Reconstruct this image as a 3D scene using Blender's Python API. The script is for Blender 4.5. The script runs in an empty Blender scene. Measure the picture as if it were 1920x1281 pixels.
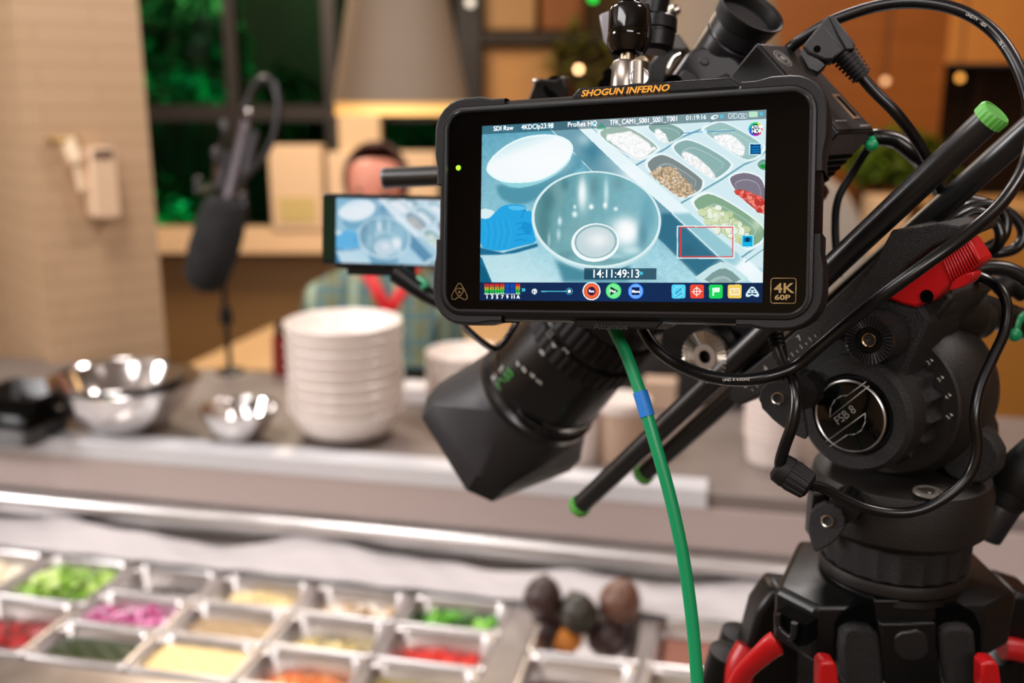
import bpy, bmesh, math, random
import numpy as np
from mathutils import Vector, Matrix

random.seed(7); np.random.seed(7)
R = math.radians
scene = bpy.context.scene
COL = scene.collection

# ------------------------------------------------------------------ camera, world, lights, exposure
F_PX = 1867.0
PITCH = R(13.5)
CAM = Vector((0, 0, 1.76))
cam_data = bpy.data.cameras.new('camera')
cam_data.sensor_width = 36.0
cam_data.lens = F_PX * 36.0 / 1920.0
cam_data.clip_start = 0.02
cam_data.dof.use_dof = True
cam_data.dof.focus_distance = 0.52
cam_data.dof.aperture_fstop = 4.6
cam = bpy.data.objects.new('camera', cam_data)
COL.objects.link(cam)
cam.location = CAM
cam.rotation_euler = (math.pi/2 - PITCH, 0, 0)
scene.camera = cam
scene.view_settings.view_transform = 'Standard'
scene.view_settings.look = 'None'
scene.view_settings.exposure = 0.0
scene.view_settings.gamma = 1.0
scene.view_settings.use_curve_mapping = False

world = bpy.data.worlds.new('world'); scene.world = world
world.use_nodes = True
world.node_tree.nodes['Background'].inputs[0].default_value = (0.012, 0.016, 0.018, 1)
world.node_tree.nodes['Background'].inputs[1].default_value = 1.0

def area_light(name, loc, target, sx, sy, power, col):
    l = bpy.data.lights.new(name, 'AREA'); l.shape = 'RECTANGLE'; l.size = sx; l.size_y = sy
    l.energy = power; l.color = col
    o = bpy.data.objects.new(name, l); COL.objects.link(o)
    o.location = loc
    o.rotation_euler = (Vector(target) - Vector(loc)).to_track_quat('-Z', 'Y').to_euler()
    return o
# ceiling fittings over the prep line and the dining side, plus one added front fill
area_light('overhead_light', (-0.9, 1.7, 2.95), (-0.45, 1.75, 0.9), 0.7, 0.35, 22, (1.0, 0.95, 0.93))
area_light('overhead_light', (0.5, 2.3, 2.95), (0.3, 2.0, 0.9), 0.5, 0.3, 22, (1.0, 0.92, 0.88))
area_light('overhead_light', (-0.9, -0.1, 2.95), (0.15, 0.7, 1.6), 1.3, 0.6, 26, (1.0, 0.95, 0.95))
area_light('overhead_light', (1.1, 0.6, 2.95), (0.25, 0.65, 1.6), 0.5, 0.4, 14, (1.0, 0.86, 0.82))
area_light('wall_light', (-2.9, 0.95, 2.4), (0.2, 0.75, 1.6), 0.7, 0.5, 58, (1.0, 0.96, 0.97))
area_light('overhead_light', (0.3, -1.4, 2.6), (-0.3, 1.8, 1.0), 1.4, 0.4, 22, (1.0, 0.95, 0.93))  # added front fill that brightens the shelf face, no real fitting
area_light('overhead_light', (-1.0, 4.0, 2.9), (-1.0, 4.2, 0.8), 0.8, 0.8, 55, (1.0, 0.78, 0.56))
area_light('overhead_light', (1.6, 3.2, 2.9), (1.9, 4.6, 1.2), 0.6, 0.6, 22, (1.0, 0.62, 0.30))

def view_ray(px, py):
    c, s = math.cos(PITCH), math.sin(PITCH)
    x, u = (px - 960) / F_PX, (640.5 - py) / F_PX
    return Vector((x, c + u * s, -s + u * c))
def at(px, py, d):
    "the world point seen at (px, py) at depth d metres"
    return CAM + view_ray(px, py) * d
def at_y(px, py, y):
    r = view_ray(px, py); return CAM + r * (y / r.y)
def at_z(px, py, z):
    r = view_ray(px, py); return CAM + r * ((z - CAM.z) / r.z)
def on_plane(px, py, M, yloc=0.0):
    "where the line of sight meets the plane y=yloc of frame M, in M's own (x, z)"
    Mi = M.inverted(); o = Mi @ CAM; d = (Mi.to_3x3() @ view_ray(px, py))
    t = (yloc - o.y) / d.y; p = o + d * t
    return (p.x, p.z)

# ------------------------------------------------------------------ materials
def lin(c):
    if isinstance(c, str):
        c = [int(c[i:i+2], 16) / 255 for i in (0, 2, 4)]
    return tuple(v / 12.92 if v <= 0.04045 else ((v + 0.055) / 1.055) ** 2.4 for v in c)
MATS = {}
def mat(name, col, rough=0.5, metal=0.0, bump=0.0, bscale=400.0, var=0.0, vscale=30.0, emit=0.0, spec=0.5,
        coat=0.0, aniso=None, trans=0.0, streak=None):
    if name in MATS: return MATS[name]
    m = bpy.data.materials.new(name); m.use_nodes = True
    nt = m.node_tree; b = nt.nodes['Principled BSDF']
    c = lin(col)
    b.inputs['Base Color'].default_value = (*c, 1)
    b.inputs['Roughness'].default_value = rough
    b.inputs['Metallic'].default_value = metal
    b.inputs['Specular IOR Level'].default_value = spec
    b.inputs['Coat Weight'].default_value = coat
    b.inputs['Transmission Weight'].default_value = trans
    tc = nt.nodes.new('ShaderNodeTexCoord')
    if emit > 0:
        b.inputs['Emission Color'].default_value = (*c, 1)
        b.inputs['Emission Strength'].default_value = emit
    nz = nt.nodes.new('ShaderNodeTexNoise'); nz.inputs['Scale'].default_value = vscale
    nz.inputs['Detail'].default_value = 4
    nt.links.new(tc.outputs['Object'], nz.inputs['Vector'])
    if streak:
        mp = nt.nodes.new('ShaderNodeMapping'); mp.inputs['Scale'].default_value = streak
        nt.links.new(tc.outputs['Object'], mp.inputs['Vector']); nt.links.new(mp.outputs[0], nz.inputs['Vector'])
    if var > 0:
        mx = nt.nodes.new('ShaderNodeMix'); mx.data_type = 'RGBA'
        mx.inputs[6].default_value = (*[v * (1 - var) for v in c], 1)
        mx.inputs[7].default_value = (*[min(1, v * (1 + var)) for v in c], 1)
        nt.links.new(nz.outputs[0], mx.inputs[0]); nt.links.new(mx.outputs[2], b.inputs['Base Color'])
    # slight wear in the gloss
    mr = nt.nodes.new('ShaderNodeMapRange'); mr.inputs[1].default_value = 0.3; mr.inputs[2].default_value = 0.7
    mr.inputs[3].default_value = max(0.02, rough * 0.88); mr.inputs[4].default_value = min(1, rough * 1.12)
    nt.links.new(nz.outputs[0], mr.inputs[0]); nt.links.new(mr.outputs[0], b.inputs['Roughness'])
    if bump > 0:
        n2 = nt.nodes.new('ShaderNodeTexNoise'); n2.inputs['Scale'].default_value = bscale
        n2.inputs['Detail'].default_value = 3
        nt.links.new(tc.outputs['Object'], n2.inputs['Vector'])
        bp = nt.nodes.new('ShaderNodeBump'); bp.inputs['Strength'].default_value = bump
        bp.inputs['Distance'].default_value = 0.0006
        nt.links.new(n2.outputs[0], bp.inputs['Height']); nt.links.new(bp.outputs[0], b.inputs['Normal'])
    MATS[name] = m
    return m

BLK = mat('black_plastic', '0b0b0b', 0.36, bump=0.15, bscale=900, spec=0.32)
BLKM = mat('matte_black_rubber', '0e0d0d', 0.55, bump=0.2, bscale=1200, spec=0.35)
BLKG = mat('gloss_black', '060606', 0.10, spec=0.6)
GLASS = mat('black_screen_glass', '030303', 0.09, spec=0.35)
CAST = mat('black_cast_alloy', '131212', 0.46, bump=1.6, bscale=1500)
CASTB = mat('dark_brown_black_resin', '15120f', 0.48, bump=0.5, bscale=1200)
ANOD = mat('black_anodised_tube', '0b0a0b', 0.33, metal=0.0, spec=1.0)
CABLE = mat('black_cable_jacket', '070708', 0.30)
STEEL = mat('brushed_steel', 'b9b2a8', 0.22, metal=1.0, var=0.08, vscale=80)
STEELM = mat('satin_steel', 'd9d5d3', 0.33, metal=1.0, var=0.06, vscale=12)
STEELP = mat('polished_steel', 'dcd8d5', 0.13, metal=1.0)
WHITEINK = mat('white_ink', 'd8d4cc', 0.6)
GREYINK = mat('grey_ink', '8b8780', 0.6)
GOLD = mat('gold_print', 'a88a58', 0.45, metal=0.3)
ORANGE = mat('orange_print', 'f2a321', 0.5)
mat('dark_socket', '030303', 0.9, spec=0.05)  # black without sheen, puts the shade of holes and recesses into colour
RED = mat('red_plastic', 'b50d12', 0.38, bump=0.1, bscale=900)
GREENCAP = mat('green_cap_plastic', '5aa845', 0.45)
GREENCABLE = mat('green_cable_jacket', '078a55', 0.38)
BLUETAPE = mat('blue_tape', '1272c4', 0.5, bump=0.2, bscale=500)

# ------------------------------------------------------------------ object helpers
FR = {}
def thing(name, label, cat, loc=(0, 0, 0), group=None, M=None):
    o = bpy.data.objects.new(name, None); COL.objects.link(o)
    o.empty_display_size = 0.02
    M = M.copy() if M is not None else Matrix.Translation(Vector(loc))
    o.matrix_world = M
    FR[o.name] = M
    o['label'] = label; o['category'] = cat
    if group: o['group'] = group
    return o
def tag(o, label, cat, group=None, kind=None):
    o['label'] = label; o['category'] = cat
    if group: o['group'] = group
    if kind: o['kind'] = kind
    return o
def finish(me, angle=38):
    for p in me.polygons: p.use_smooth = True
    me.set_sharp_from_angle(angle=R(angle))
def obj(name, bm, m, parent=None, label=None, bevel=0.0, seg=2, angle=38, sub=0, origin=None, kind=None, solid=0.0):
    "link a bmesh authored in world space as one mesh object"
    bmesh.ops.recalc_face_normals(bm, faces=bm.faces[:])
    me = bpy.data.meshes.new(name)
    if parent is not None:
        M = FR[parent.name]
    else:
        if origin is None:
            xs = [v.co for v in bm.verts]
            origin = Vector((sum(v.x for v in xs) / len(xs), sum(v.y for v in xs) / len(xs), min(v.z for v in xs)))
        M = Matrix.Translation(Vector(origin))
    bm.transform(M.inverted())
    bm.to_mesh(me); bm.free()
    finish(me, angle)
    if m is not None: me.materials.append(m)
    o = bpy.data.objects.new(name, me); COL.objects.link(o)
    if parent is not None:
        o.parent = parent
    else:
        o.matrix_world = M
    FR[o.name] = M
    if solid:
        md = o.modifiers.new('thickness', 'SOLIDIFY'); md.thickness = solid; md.offset = 0
    if bevel > 0:
        md = o.modifiers.new('bevel', 'BEVEL'); md.width = bevel; md.segments = seg
        md.limit_method = 'ANGLE'; md.angle_limit = R(40); md.harden_normals = False
    if sub:
        md = o.modifiers.new('smooth', 'SUBSURF'); md.levels = sub; md.render_levels = sub
    if label: o['label'] = label
    if kind: o['kind'] = kind
    return o
def struct(name, bm, m, **k):
    o = obj(name, bm, m, **k); o['kind'] = 'structure'; return o
def nb(): return bmesh.new()
def ortho(a):
    a = Vector(a).normalized()
    t = Vector((0, 0, 1)) if abs(a.z) < 0.9 else Vector((1, 0, 0))
    x = t.cross(a).normalized(); y = a.cross(x).normalized()
    return x, y, a
def frame(o, z, x=None):
    z = Vector(z).normalized()
    if x is None: X, Y, _ = ortho(z)
    else:
        Y = z.cross(Vector(x)).normalized(); X = Y.cross(z)
    M = Matrix.Identity(4)
    for i, c in enumerate((X, Y, z)):
        for j in range(3): M[j][i] = c[j]
    o = Vector(o)
    for j in range(3): M[j][3] = o[j]
    return M
def box(bm, c, s, M=None, taper=None):
    vs = []
    for dz in (-.5, .5):
        k = taper if (taper and dz > 0) else 1
        for dx, dy in ((-.5, -.5), (.5, -.5), (.5, .5), (-.5, .5)):
            p = Vector((c[0] + dx * s[0] * k, c[1] + dy * s[1] * k, c[2] + dz * s[2]))
            vs.append(bm.verts.new(M @ p if M else p))
    for f in ((0, 3, 2, 1), (4, 5, 6, 7), (0, 1, 5, 4), (1, 2, 6, 5), (2, 3, 7, 6), (3, 0, 4, 7)):
        bm.faces.new([vs[i] for i in f])
def ring(bm, M, r, z, n, rx=1.0, fn=None):
    out = []
    for i in range(n):
        a = 2 * math.pi * i / n
        rr = r * (fn(a) if fn else 1)
        out.append(bm.verts.new(M @ Vector((rr * rx * math.cos(a), rr * math.sin(a), z))))
    return out
def lathe(bm, prof, o, axis, n=40, caps=(True, True), x=None, fn=None, rx=1.0):
    "prof: (z, r) pairs along axis"
    M = frame(o, axis, x)
    rings = [ring(bm, M, max(r, 1e-5), z, n, rx, fn) for z, r in prof]
    for a, b in zip(rings, rings[1:]):
        for i in range(n):
            bm.faces.new((a[i], a[(i + 1) % n], b[(i + 1) % n], b[i]))
    if caps[0]: bm.faces.new(rings[0][::-1])
    if caps[1]: bm.faces.new(rings[-1])
def cyl(bm, p0, p1, r0, r1=None, n=32):
    p0, p1 = Vector(p0), Vector(p1); L = (p1 - p0).length
    lathe(bm, [(0, r0), (L, r0 if r1 is None else r1)], p0, p1 - p0, n)
def pipe_ring(bm, p0, p1, r, ri, n=32):
    p0, p1 = Vector(p0), Vector(p1); L = (p1 - p0).length
    lathe(bm, [(L * .3, 1e-4), (L * .3, ri), (0, ri), (0, r), (L, r), (L, 1e-4)], p0, p1 - p0, n, caps=(True, True))
def prism(bm, pts, y0, y1, M, scale1=1.0):
    "2D outline in the x-z plane of M pushed from y0 to y1"
    cx = sum(p[0] for p in pts) / len(pts); cz = sum(p[1] for p in pts) / len(pts)
    a = [bm.verts.new(M @ Vector((x, y0, z))) for x, z in pts]
    b = [bm.verts.new(M @ Vector((cx + (x - cx) * scale1, y1, cz + (z - cz) * scale1))) for x, z in pts]
    n = len(pts)
    bm.faces.new(a); bm.faces.new(b[::-1])
    for i in range(n): bm.faces.new((a[i], b[i], b[(i + 1) % n], a[(i + 1) % n]))
def chaikin(p, k=2, closed=True):
    for _ in range(k):
        q = []
        n = len(p)
        for i in range(n if closed else n - 1):
            a, b = p[i], p[(i + 1) % n]
            q += [tuple(a[j] * .75 + b[j] * .25 for j in range(len(a))), tuple(a[j] * .25 + b[j] * .75 for j in range(len(a)))]
        if not closed: q = [p[0]] + q + [p[-1]]
        p = q
    return p
def rrect(x0, x1, z0, z1, r, k=6):
    out = []
    for cx, cz, a0 in ((x1 - r, z1 - r, 0), (x0 + r, z1 - r, 90), (x0 + r, z0 + r, 180), (x1 - r, z0 + r, 270)):
        for i in range(k + 1):
            a = R(a0 + 90 * i / k); out.append((cx + r * math.cos(a), cz + r * math.sin(a)))
    return out
def spline(pts, per=10):
    P = [Vector(p) for p in pts]; out = []
    P = [P[0] * 2 - P[1]] + P + [P[-1] * 2 - P[-2]]
    for i in range(1, len(P) - 2):
        p0, p1, p2, p3 = P[i-1], P[i], P[i+1], P[i+2]
        for k in range(per):
            t = k / per
            out.append(0.5 * ((2 * p1) + (p2 - p0) * t + (2 * p0 - 5 * p1 + 4 * p2 - p3) * t * t + (3 * p1 - p0 - 3 * p2 + p3) * t ** 3))
    out.append(P[-2]); return out
def tube(bm, pts, r, n=12, per=10, smooth=True, rfn=None, flat=1.0):
    P = spline(pts, per) if smooth else [Vector(p) for p in pts]
    prev = None; rings = []
    up = None
    for i, p in enumerate(P):
        t = (P[min(i + 1, len(P) - 1)] - P[max(i - 1, 0)]).normalized()
        if up is None: up = ortho(t)[0]
        x = (up - t * up.dot(t)).normalized(); up = x; y = t.cross(x)
        rr = r * (rfn(i / (len(P) - 1)) if rfn else 1)
        rings.append([bm.verts.new(p + (x * math.cos(2 * math.pi * k / n) * flat + y * math.sin(2 * math.pi * k / n)) * rr) for k in range(n)])
    for a, b in zip(rings, rings[1:]):
        for k in range(n): bm.faces.new((a[k], a[(k + 1) % n], b[(k + 1) % n], b[k]))
    bm.faces.new(rings[0][::-1]); bm.faces.new(rings[-1])
def ball(bm, c, r, s=(1, 1, 1), sub=3, M=None):
    res = bmesh.ops.create_icosphere(bm, subdivisions=sub, radius=r)
    T = Matrix.Translation(Vector(c)) @ (M.to_3x3().to_4x4() if M else Matrix.Identity(4)) @ Matrix.Diagonal((*s, 1))
    bmesh.ops.transform(bm, matrix=T, verts=res['verts'])
    return res['verts']
def loft(bm, loops, cap0=True, cap1=True):
    rs = [[bm.verts.new(p) for p in L] for L in loops]
    n = len(rs[0])
    for a, b in zip(rs, rs[1:]):
        for k in range(n): bm.faces.new((a[k], a[(k + 1) % n], b[(k + 1) % n], b[k]))
    if cap0: bm.faces.new(rs[0][::-1])
    if cap1: bm.faces.new(rs[-1])
    return rs
def copy_tree(o, parent=None):
    c = o.copy(); COL.objects.link(c); c.parent = parent
    FR[c.name] = FR[o.name]
    for ch in list(o.children): copy_tree(ch, c)
    return c

def text(parent, name, s, size, M, m, label=None, align='LEFT', shear=0.0, fat=0.0, ext=0.00005, sx=1.0, sp=1.0):
    "lettering as a thin mesh; M: x right, y up, z towards the reader"
    cu = bpy.data.curves.new(name, 'FONT'); cu.body = s; cu.size = size; cu.align_x = align; cu.align_y = 'BOTTOM_BASELINE'
    cu.shear = shear; cu.offset = fat; cu.extrude = ext; cu.resolution_u = 3; cu.space_character = sp
    tmp = bpy.data.objects.new('t', cu); COL.objects.link(tmp)
    bpy.context.view_layer.update()
    me = bpy.data.meshes.new_from_object(tmp.evaluated_get(bpy.context.evaluated_depsgraph_get()))
    bpy.data.objects.remove(tmp); bpy.data.curves.remove(cu)
    me.name = name
    P = FR[parent.name]
    me.transform(P.inverted() @ M @ Matrix.Diagonal((sx, 1, 1, 1)))
    me.materials.clear(); me.materials.append(m)
    o = bpy.data.objects.new(name, me); COL.objects.link(o); o.parent = parent
    FR[o.name] = P
    if label: o['label'] = label
    return o
# ------------------------------------------------------------------ the room
FLOORM = mat('grey_floor_tile', '5a5550', 0.5, var=0.1, vscale=3)
CEILM = mat('cream_ceiling', 'a89e96', 0.8)
WALLC = mat('cream_wall', 'c9ad8a', 0.7, var=0.04)
bm = nb(); box(bm, (0.3, 2.5, -0.05), (9, 9.4, 0.1)); struct('floor', bm, FLOORM)
bm = nb(); box(bm, (0.3, 2.5, 3.05), (9, 9.4, 0.1)); struct('ceiling', bm, CEILM)
bm = nb(); box(bm, (-3.65, 2.5, 1.5), (0.1, 9.4, 3.0)); struct('wall_left', bm, WALLC)
bm = nb(); box(bm, (4.25, 2.5, 1.5), (0.1, 9.4, 3.0)); struct('wall_right', bm, mat('amber_wall', 'a06a35', 0.7, var=.1))
bm = nb(); box(bm, (0.3, -2.15, 1.5), (9, 0.1, 3.0)); struct('wall_front', bm, WALLC)

def brick_mat(name, c1, c2, mortar, rough, scale=1.0):
    m = bpy.data.materials.new(name); m.use_nodes = True; nt = m.node_tree; b = nt.nodes['Principled BSDF']
    tc = nt.nodes.new('ShaderNodeTexCoord'); sp = nt.nodes.new('ShaderNodeSeparateXYZ'); cb = nt.nodes.new('ShaderNodeCombineXYZ')
    ad = nt.nodes.new('ShaderNodeMath'); ad.operation = 'ADD'
    nt.links.new(tc.outputs['Object'], sp.inputs[0]); nt.links.new(sp.outputs[0], ad.inputs[0]); nt.links.new(sp.outputs[1], ad.inputs[1])
    nt.links.new(ad.outputs[0], cb.inputs[0]); nt.links.new(sp.outputs[2], cb.inputs[1])
    br = nt.nodes.new('ShaderNodeTexBrick'); br.inputs['Scale'].default_value = scale
    br.inputs['Color1'].default_value = (*lin(c1), 1); br.inputs['Color2'].default_value = (*lin(c2), 1)
    br.inputs['Mortar'].default_value = (*lin(mortar), 1); br.inputs['Mortar Size'].default_value = 0.003
    br.inputs['Brick Width'].default_value = 0.4; br.inputs['Row Height'].default_value = 0.05
    nt.links.new(cb.outputs[0], br.inputs['Vector']); nt.links.new(br.outputs[0], b.inputs['Base Color'])
    b.inputs['Roughness'].default_value = rough
    return m
# tiled column on the left, its near corner towards the camera
C1 = at(94, 640, 2.6)
d1 = Vector((math.sin(R(50)), math.cos(R(50)), 0)); d2 = Vector((-d1.y, d1.x, 0))
MC = Matrix(((d1.x, d2.x, 0, C1.x), (d1.y, d2.y, 0, C1.y), (0, 0, 1, 0), (0, 0, 0, 1)))
bm = nb(); box(bm, (0.152, 0.36, 1.5), (0.304, 0.72, 3.0), MC)
col = struct('trim_1', bm, brick_mat('stacked_tile', 'bb9c7c', 'b79877', 'aa8c6c', 0.45), label='tiled column at the left, stacked cream tiles')

# far window wall
YW = 5.3
WD = mat('dark_window_frame', '1d1610', 0.5)
def wx(px, y=YW): return at_y(px, 200, y).x
def wz(py, y=YW): return at_y(500, py, y).z
zs = wz(425)
PANEL = mat('brown_wood_panel', '8e6c42', 0.5, var=0.15, vscale=4, streak=(1, 1, 12))
bm = nb(); box(bm, ((-3.6 + wx(860)) / 2, YW + .08, zs / 2), (wx(860) + 3.6, .1, zs)); struct('wall_back', bm, PANEL)
bm = nb(); box(bm, ((-3.6 + wx(860)) / 2, YW + .0, zs - .06), (wx(860) + 3.6, .3, .12)); struct('trim_2', bm, mat('pale_sill', 'f0cea6', 0.5), label='pale wooden window sill')
# window frame: posts and rail
bm = nb()
for px, w in ((438, .06), (622, .07), (880, .12)):
    box(bm, (wx(px), YW + .05, (zs + 3) / 2), (w, .1, 3 - zs))
for a, b in ((wx(0), wx(438)), (wx(438), wx(620)), (wx(620), wx(880))):
    box(bm, ((a + b) / 2, YW + .05, wz(212)), (b - a, .08, .08))
struct('window_1', bm, WD, label='dark window frame onto the green-lit yard')
GLM = bpy.data.materials.new('window_glass'); GLM.use_nodes = True
gn = GLM.node_tree; gb = gn.nodes['Principled BSDF']; gb.inputs['Base Color'].default_value = (.5, .58, .52, 1)
gb.inputs['Roughness'].default_value = .02; gb.inputs['Transmission Weight'].default_value = 1; gb.inputs['IOR'].default_value = 1.02
bm = nb(); box(bm, ((wx(0) + wx(880)) / 2, YW + .05, (zs + 3) / 2), (wx(880) - wx(0), .006, 3 - zs)); struct('window_2', bm, GLM, label='window pane')
# cream post standing in front of the window, below the lamp
bm = nb(); box(bm, ((wx(640) + wx(716)) / 2, YW - .06, (wz(140) + .7) / 2), (wx(716) - wx(640), .1, wz(140) - .7)); struct('trim_3', bm, mat('cream_post', 'd9bd99', .6), label='cream post in front of the window')

# night yard: hedge lit green
LEAF = mat('green_leaves', '1f6b3d', 0.5, var=0.5, vscale=9)
YARD = mat('dark_yard_wall', '20261c', 0.8, var=.4, vscale=2)
bm = nb(); box(bm, (-1.2, 7.9, 1.6), (9, .1, 5)); struct('wall_yard', bm, YARD, label='dark wall across the yard')
bm = nb(); box(bm, (-1.2, 6.7, -.06), (9, 2.6, .1)); struct('yard_ground', bm, FLOORM, label='paved yard outside the window')
def bush(name, label, c, r, n, m, cat='shrub', group=None, leaf=.05, base=None, stem=True):
    t = thing(name, label, cat, (c[0], c[1], base if base is not None else 0), group)
    bm = nb(); rnd = random.Random(int(c[0] * 100) + n)
    for i in range(n):
        while True:
            v = Vector((rnd.uniform(-1, 1), rnd.uniform(-1, 1), rnd.uniform(-1, 1)))
            if .5 < v.length < 1: break
        p = Vector(c) + Vector((v.x * r[0], v.y * r[1], v.z * r[2]))
        q = Matrix.Rotation(rnd.uniform(0, 6.3), 4, 'Z') @ Matrix.Rotation(rnd.uniform(-1, 1), 4, 'X')
        s = leaf * rnd.uniform(.7, 1.4)
        vs = [bm.verts.new(p + q @ Vector(k) * s) for k in ((-.5, 0, 0), (-.2, .9, .15), (0, 1.7, .1), (.2, .9, .15), (.5, 0, 0), (0, -.5, -.1))]
        bm.faces.new(vs)
    obj('foliage', bm, m, t, solid=.002)
    if stem:
        bm = nb(); b0 = Vector((c[0], c[1], t.matrix_world.translation.z if base is not None else 0))
        for k in range(5):
            tube(bm, [b0 + Vector((.01 * k, 0, 0)), b0 + Vector((r[0] * .25 * (k - 2), .03 * k, (c[2] - b0.z) * .6)), Vector(c) + Vector((r[0] * .3 * (k - 2), 0, r[2] * .3))], .012, 6, 4)
        obj('stem', bm, mat('brown_stem', '3c2b1c', .8), t)
    return t
for i, (px, py, r, lb) in enumerate(((350, 95, (.42, .3, .38), 'tall shrub beyond the window, lit bright green'),
                    (345, 385, (.30, .3, .20), 'low green shrub beyond the window beside the tiled column'),
                    (770, 270, (.36, .3, .4), 'green lit shrub beyond the window under the pendant lamp'),
                    (545, 240, (.26, .3, .4), 'dark green shrub in the middle of the window'))):
    p = at_y(px, py, 6.7); bush('shrub', lb, p, r, 420, LEAF, leaf=.07)
def spot(name, loc, target, power, col, size=R(70), blend=.6):
    l = bpy.data.lights.new(name, 'SPOT'); l.energy = power; l.color = col; l.spot_size = size; l.spot_blend = blend; l.shadow_soft_size = .05
    o = bpy.data.objects.new(name, l); COL.objects.link(o); o.location = loc
    o.rotation_euler = (Vector(target) - Vector(loc)).to_track_quat('-Z', 'Y').to_euler()
p = at_y(350, 170, 6.9); spot('yard_light', (p.x, 6.0, .6), p, 150, (.03, 1, .40), R(50))
p = at_y(350, 370, 6.9); spot('yard_light', (p.x - .3, 6.0, .4), p, 40, (.05, 1, .35), R(60))
p = at_y(760, 265, 6.9); spot('yard_light', (p.x, 6.0, .6), p, 110, (.02, 1, .45), R(45))
p = at_y(400, 30, 7.8); spot('yard_light', (p.x + .5, 6.2, 2.9), p, 110, (.62, .9, .42), R(100))

# right side behind the rig: shelving wall (centre), orange timber wall, dark doorway
YS = 5.6
TIM = mat('orange_timber', '9c5c22', 0.5, var=0.25, vscale=3, streak=(1, 1, 9))
bm = nb(); x0, x1 = wx(860) + .0, at_y(1480, 200, YS).x
box(bm, ((x0 + x1) / 2, YS + .05, 1.5), (x1 - x0, .1, 3)); struct('wall_shelving', bm, mat('olive_brown_wall', '5b4a2a', .7, var=.5, vscale=1.6))
bm = nb(); xa, xb = at_y(1760, 200, 5.2).x, 4.2
YT = 5.0
x1b = at_y(1440, 200, YT).x; xd = at_y(1765, 200, YT).x
box(bm, ((x1b + xd) / 2, YT + .05, 1.5), (xd - x1b, .1, 3)); struct('wall_timber', bm, TIM)
bm = nb(); zt = at_y(1840, 118, YT).z
box(bm, ((xd + 4.2) / 2, YT + .05, (zt + 3) / 2), (4.2 - xd, .1, 3 - zt)); struct('wall_lintel', bm, mat('amber_plaster', 'd9964c', .6, var=.1))
bm = nb(); box(bm, ((xd + 4.2) / 2, YT + .5, zt / 2), (4.2 - xd, .04, zt)); struct('door_1', bm, mat('dark_door', '241a12', .35), label='dark door at the right under the amber wall')
bm = nb()
for k in range(4): box(bm, (xd + .04 + k * .33, YT + .45, zt / 2), (.06, .04, zt))
struct('trim_4', bm, mat('dark_brown_jamb', '38261a', .4), label='dark door jambs')
# shelf beams against the shelving wall
DW = mat('dark_shelf_wood', '2b2016', .6)
def wall_item(name, label, cat, px0, px1, py0, py1, y, depth, m, bevel=.01, group=None):
    a = at_y(px0, (py0 + py1) / 2, y); b = at_y(px1, (py0 + py1) / 2, y)
    zt_, zb_ = at_y((px0 + px1) / 2, py0, y).z, at_y((px0 + px1) / 2, py1, y).z
    bm = nb(); box(bm, ((a.x + b.x) / 2, y + depth / 2, (zt_ + zb_) / 2), (b.x - a.x, depth, zt_ - zb_))
    return tag(obj(name, bm, m, bevel=bevel), label, cat, group)
wall_item('wall_shelf', 'dark wooden shelf board high on the wall right of the pendant lamp', 'shelf', 870, 1230, 58, 84, 5.32, .26, DW)
wall_item('upright_board', 'dark upright board right beside the pendant lamp', 'post', 868, 905, 84, 470, 5.34, .2, DW)
wall_item('wood_panel', 'tan wooden panel under the shelf, right of the pendant lamp', 'panel', 906, 1040, 88, 330, 5.4, .18, mat('tan_panel', 'b98a52', .6, var=.08))
wall_item('storage_box', 'tan box standing on the dark shelf', 'box', 905, 1005, -60, 56, 5.38, .16, mat('tan_box', 'b08a5c', .6))
wall_item('storage_box', 'brown orange box on the dark shelf beside the tan box', 'box', 1015, 1095, -60, 56, 5.38, .16, mat('orange_box', '8e5526', .6))
# small lit lamps that blur to discs
def bulb(name, label, px, py, y, r, colr, e, hang=True):
    p = at_y(px, py, y); t = thing(name, label, 'lamp', p)
    bm = nb(); ball(bm, p, r, sub=2); obj('bulb', bm, mat('lamp_glow_' + colr + str(e), colr, .5, emit=e), t)
    if hang:
        bm = nb(); cyl(bm, p + Vector((0, 0, r * .8)), Vector((p.x, p.y, 3.0)), .004, n=8); obj('cord', bm, BLK, t)
    return t
bulb('pendant_bulb', 'small glowing bulb hanging between pendant lamp and camera', 1085, 130, 5.1, .014, 'ffc48c', 9)
bulb('pendant_bulb', 'dim amber bulb standing in for a reflection in the dark doorway', 1800, 146, 4.9, .016, 'e09a45', 2.5)  # glowing ball in place of a bulb's reflection
bulb('pendant_bulb', 'pale bulb in front of the orange timber wall', 1660, 152, 4.9, .016, 'ffc890', 1.5)
bulb('pendant_bulb', 'dim white bulb high beside the big pendant lamp', 882, 5, 5.1, .022, 'ded8cc', 1.2)
p = at_y(1112, -6, 5.1); t = thing('indicator_lamp', 'green glowing lamp at the top edge above the shelf', 'lamp', p)
bm = nb(); cyl(bm, p + Vector((0, 0, -.02)), p + Vector((0, 0, .06)), .016, n=12); obj('bulb', bm, mat('green_glow', '00c83c', .5, emit=3), t)
bm = nb(); cyl(bm, p + Vector((0, 0, .06)), Vector((p.x, p.y, 3.0)), .005, n=8); obj('cord', bm, BLK, t)
# olive foliage on the shelf wall
p = at_y(1060, 120, 5.2)
LEAF2 = mat('olive_leaves', '6b6a24', 0.5, var=0.5, vscale=9)
bush('hanging_plant', 'olive green leafy plant on the wall left of the camera handle', (p.x + .1, 5.25, p.z - .05), (.22, .1, .28), 140, LEAF2, 'plant', base=p.z - .4)
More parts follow.
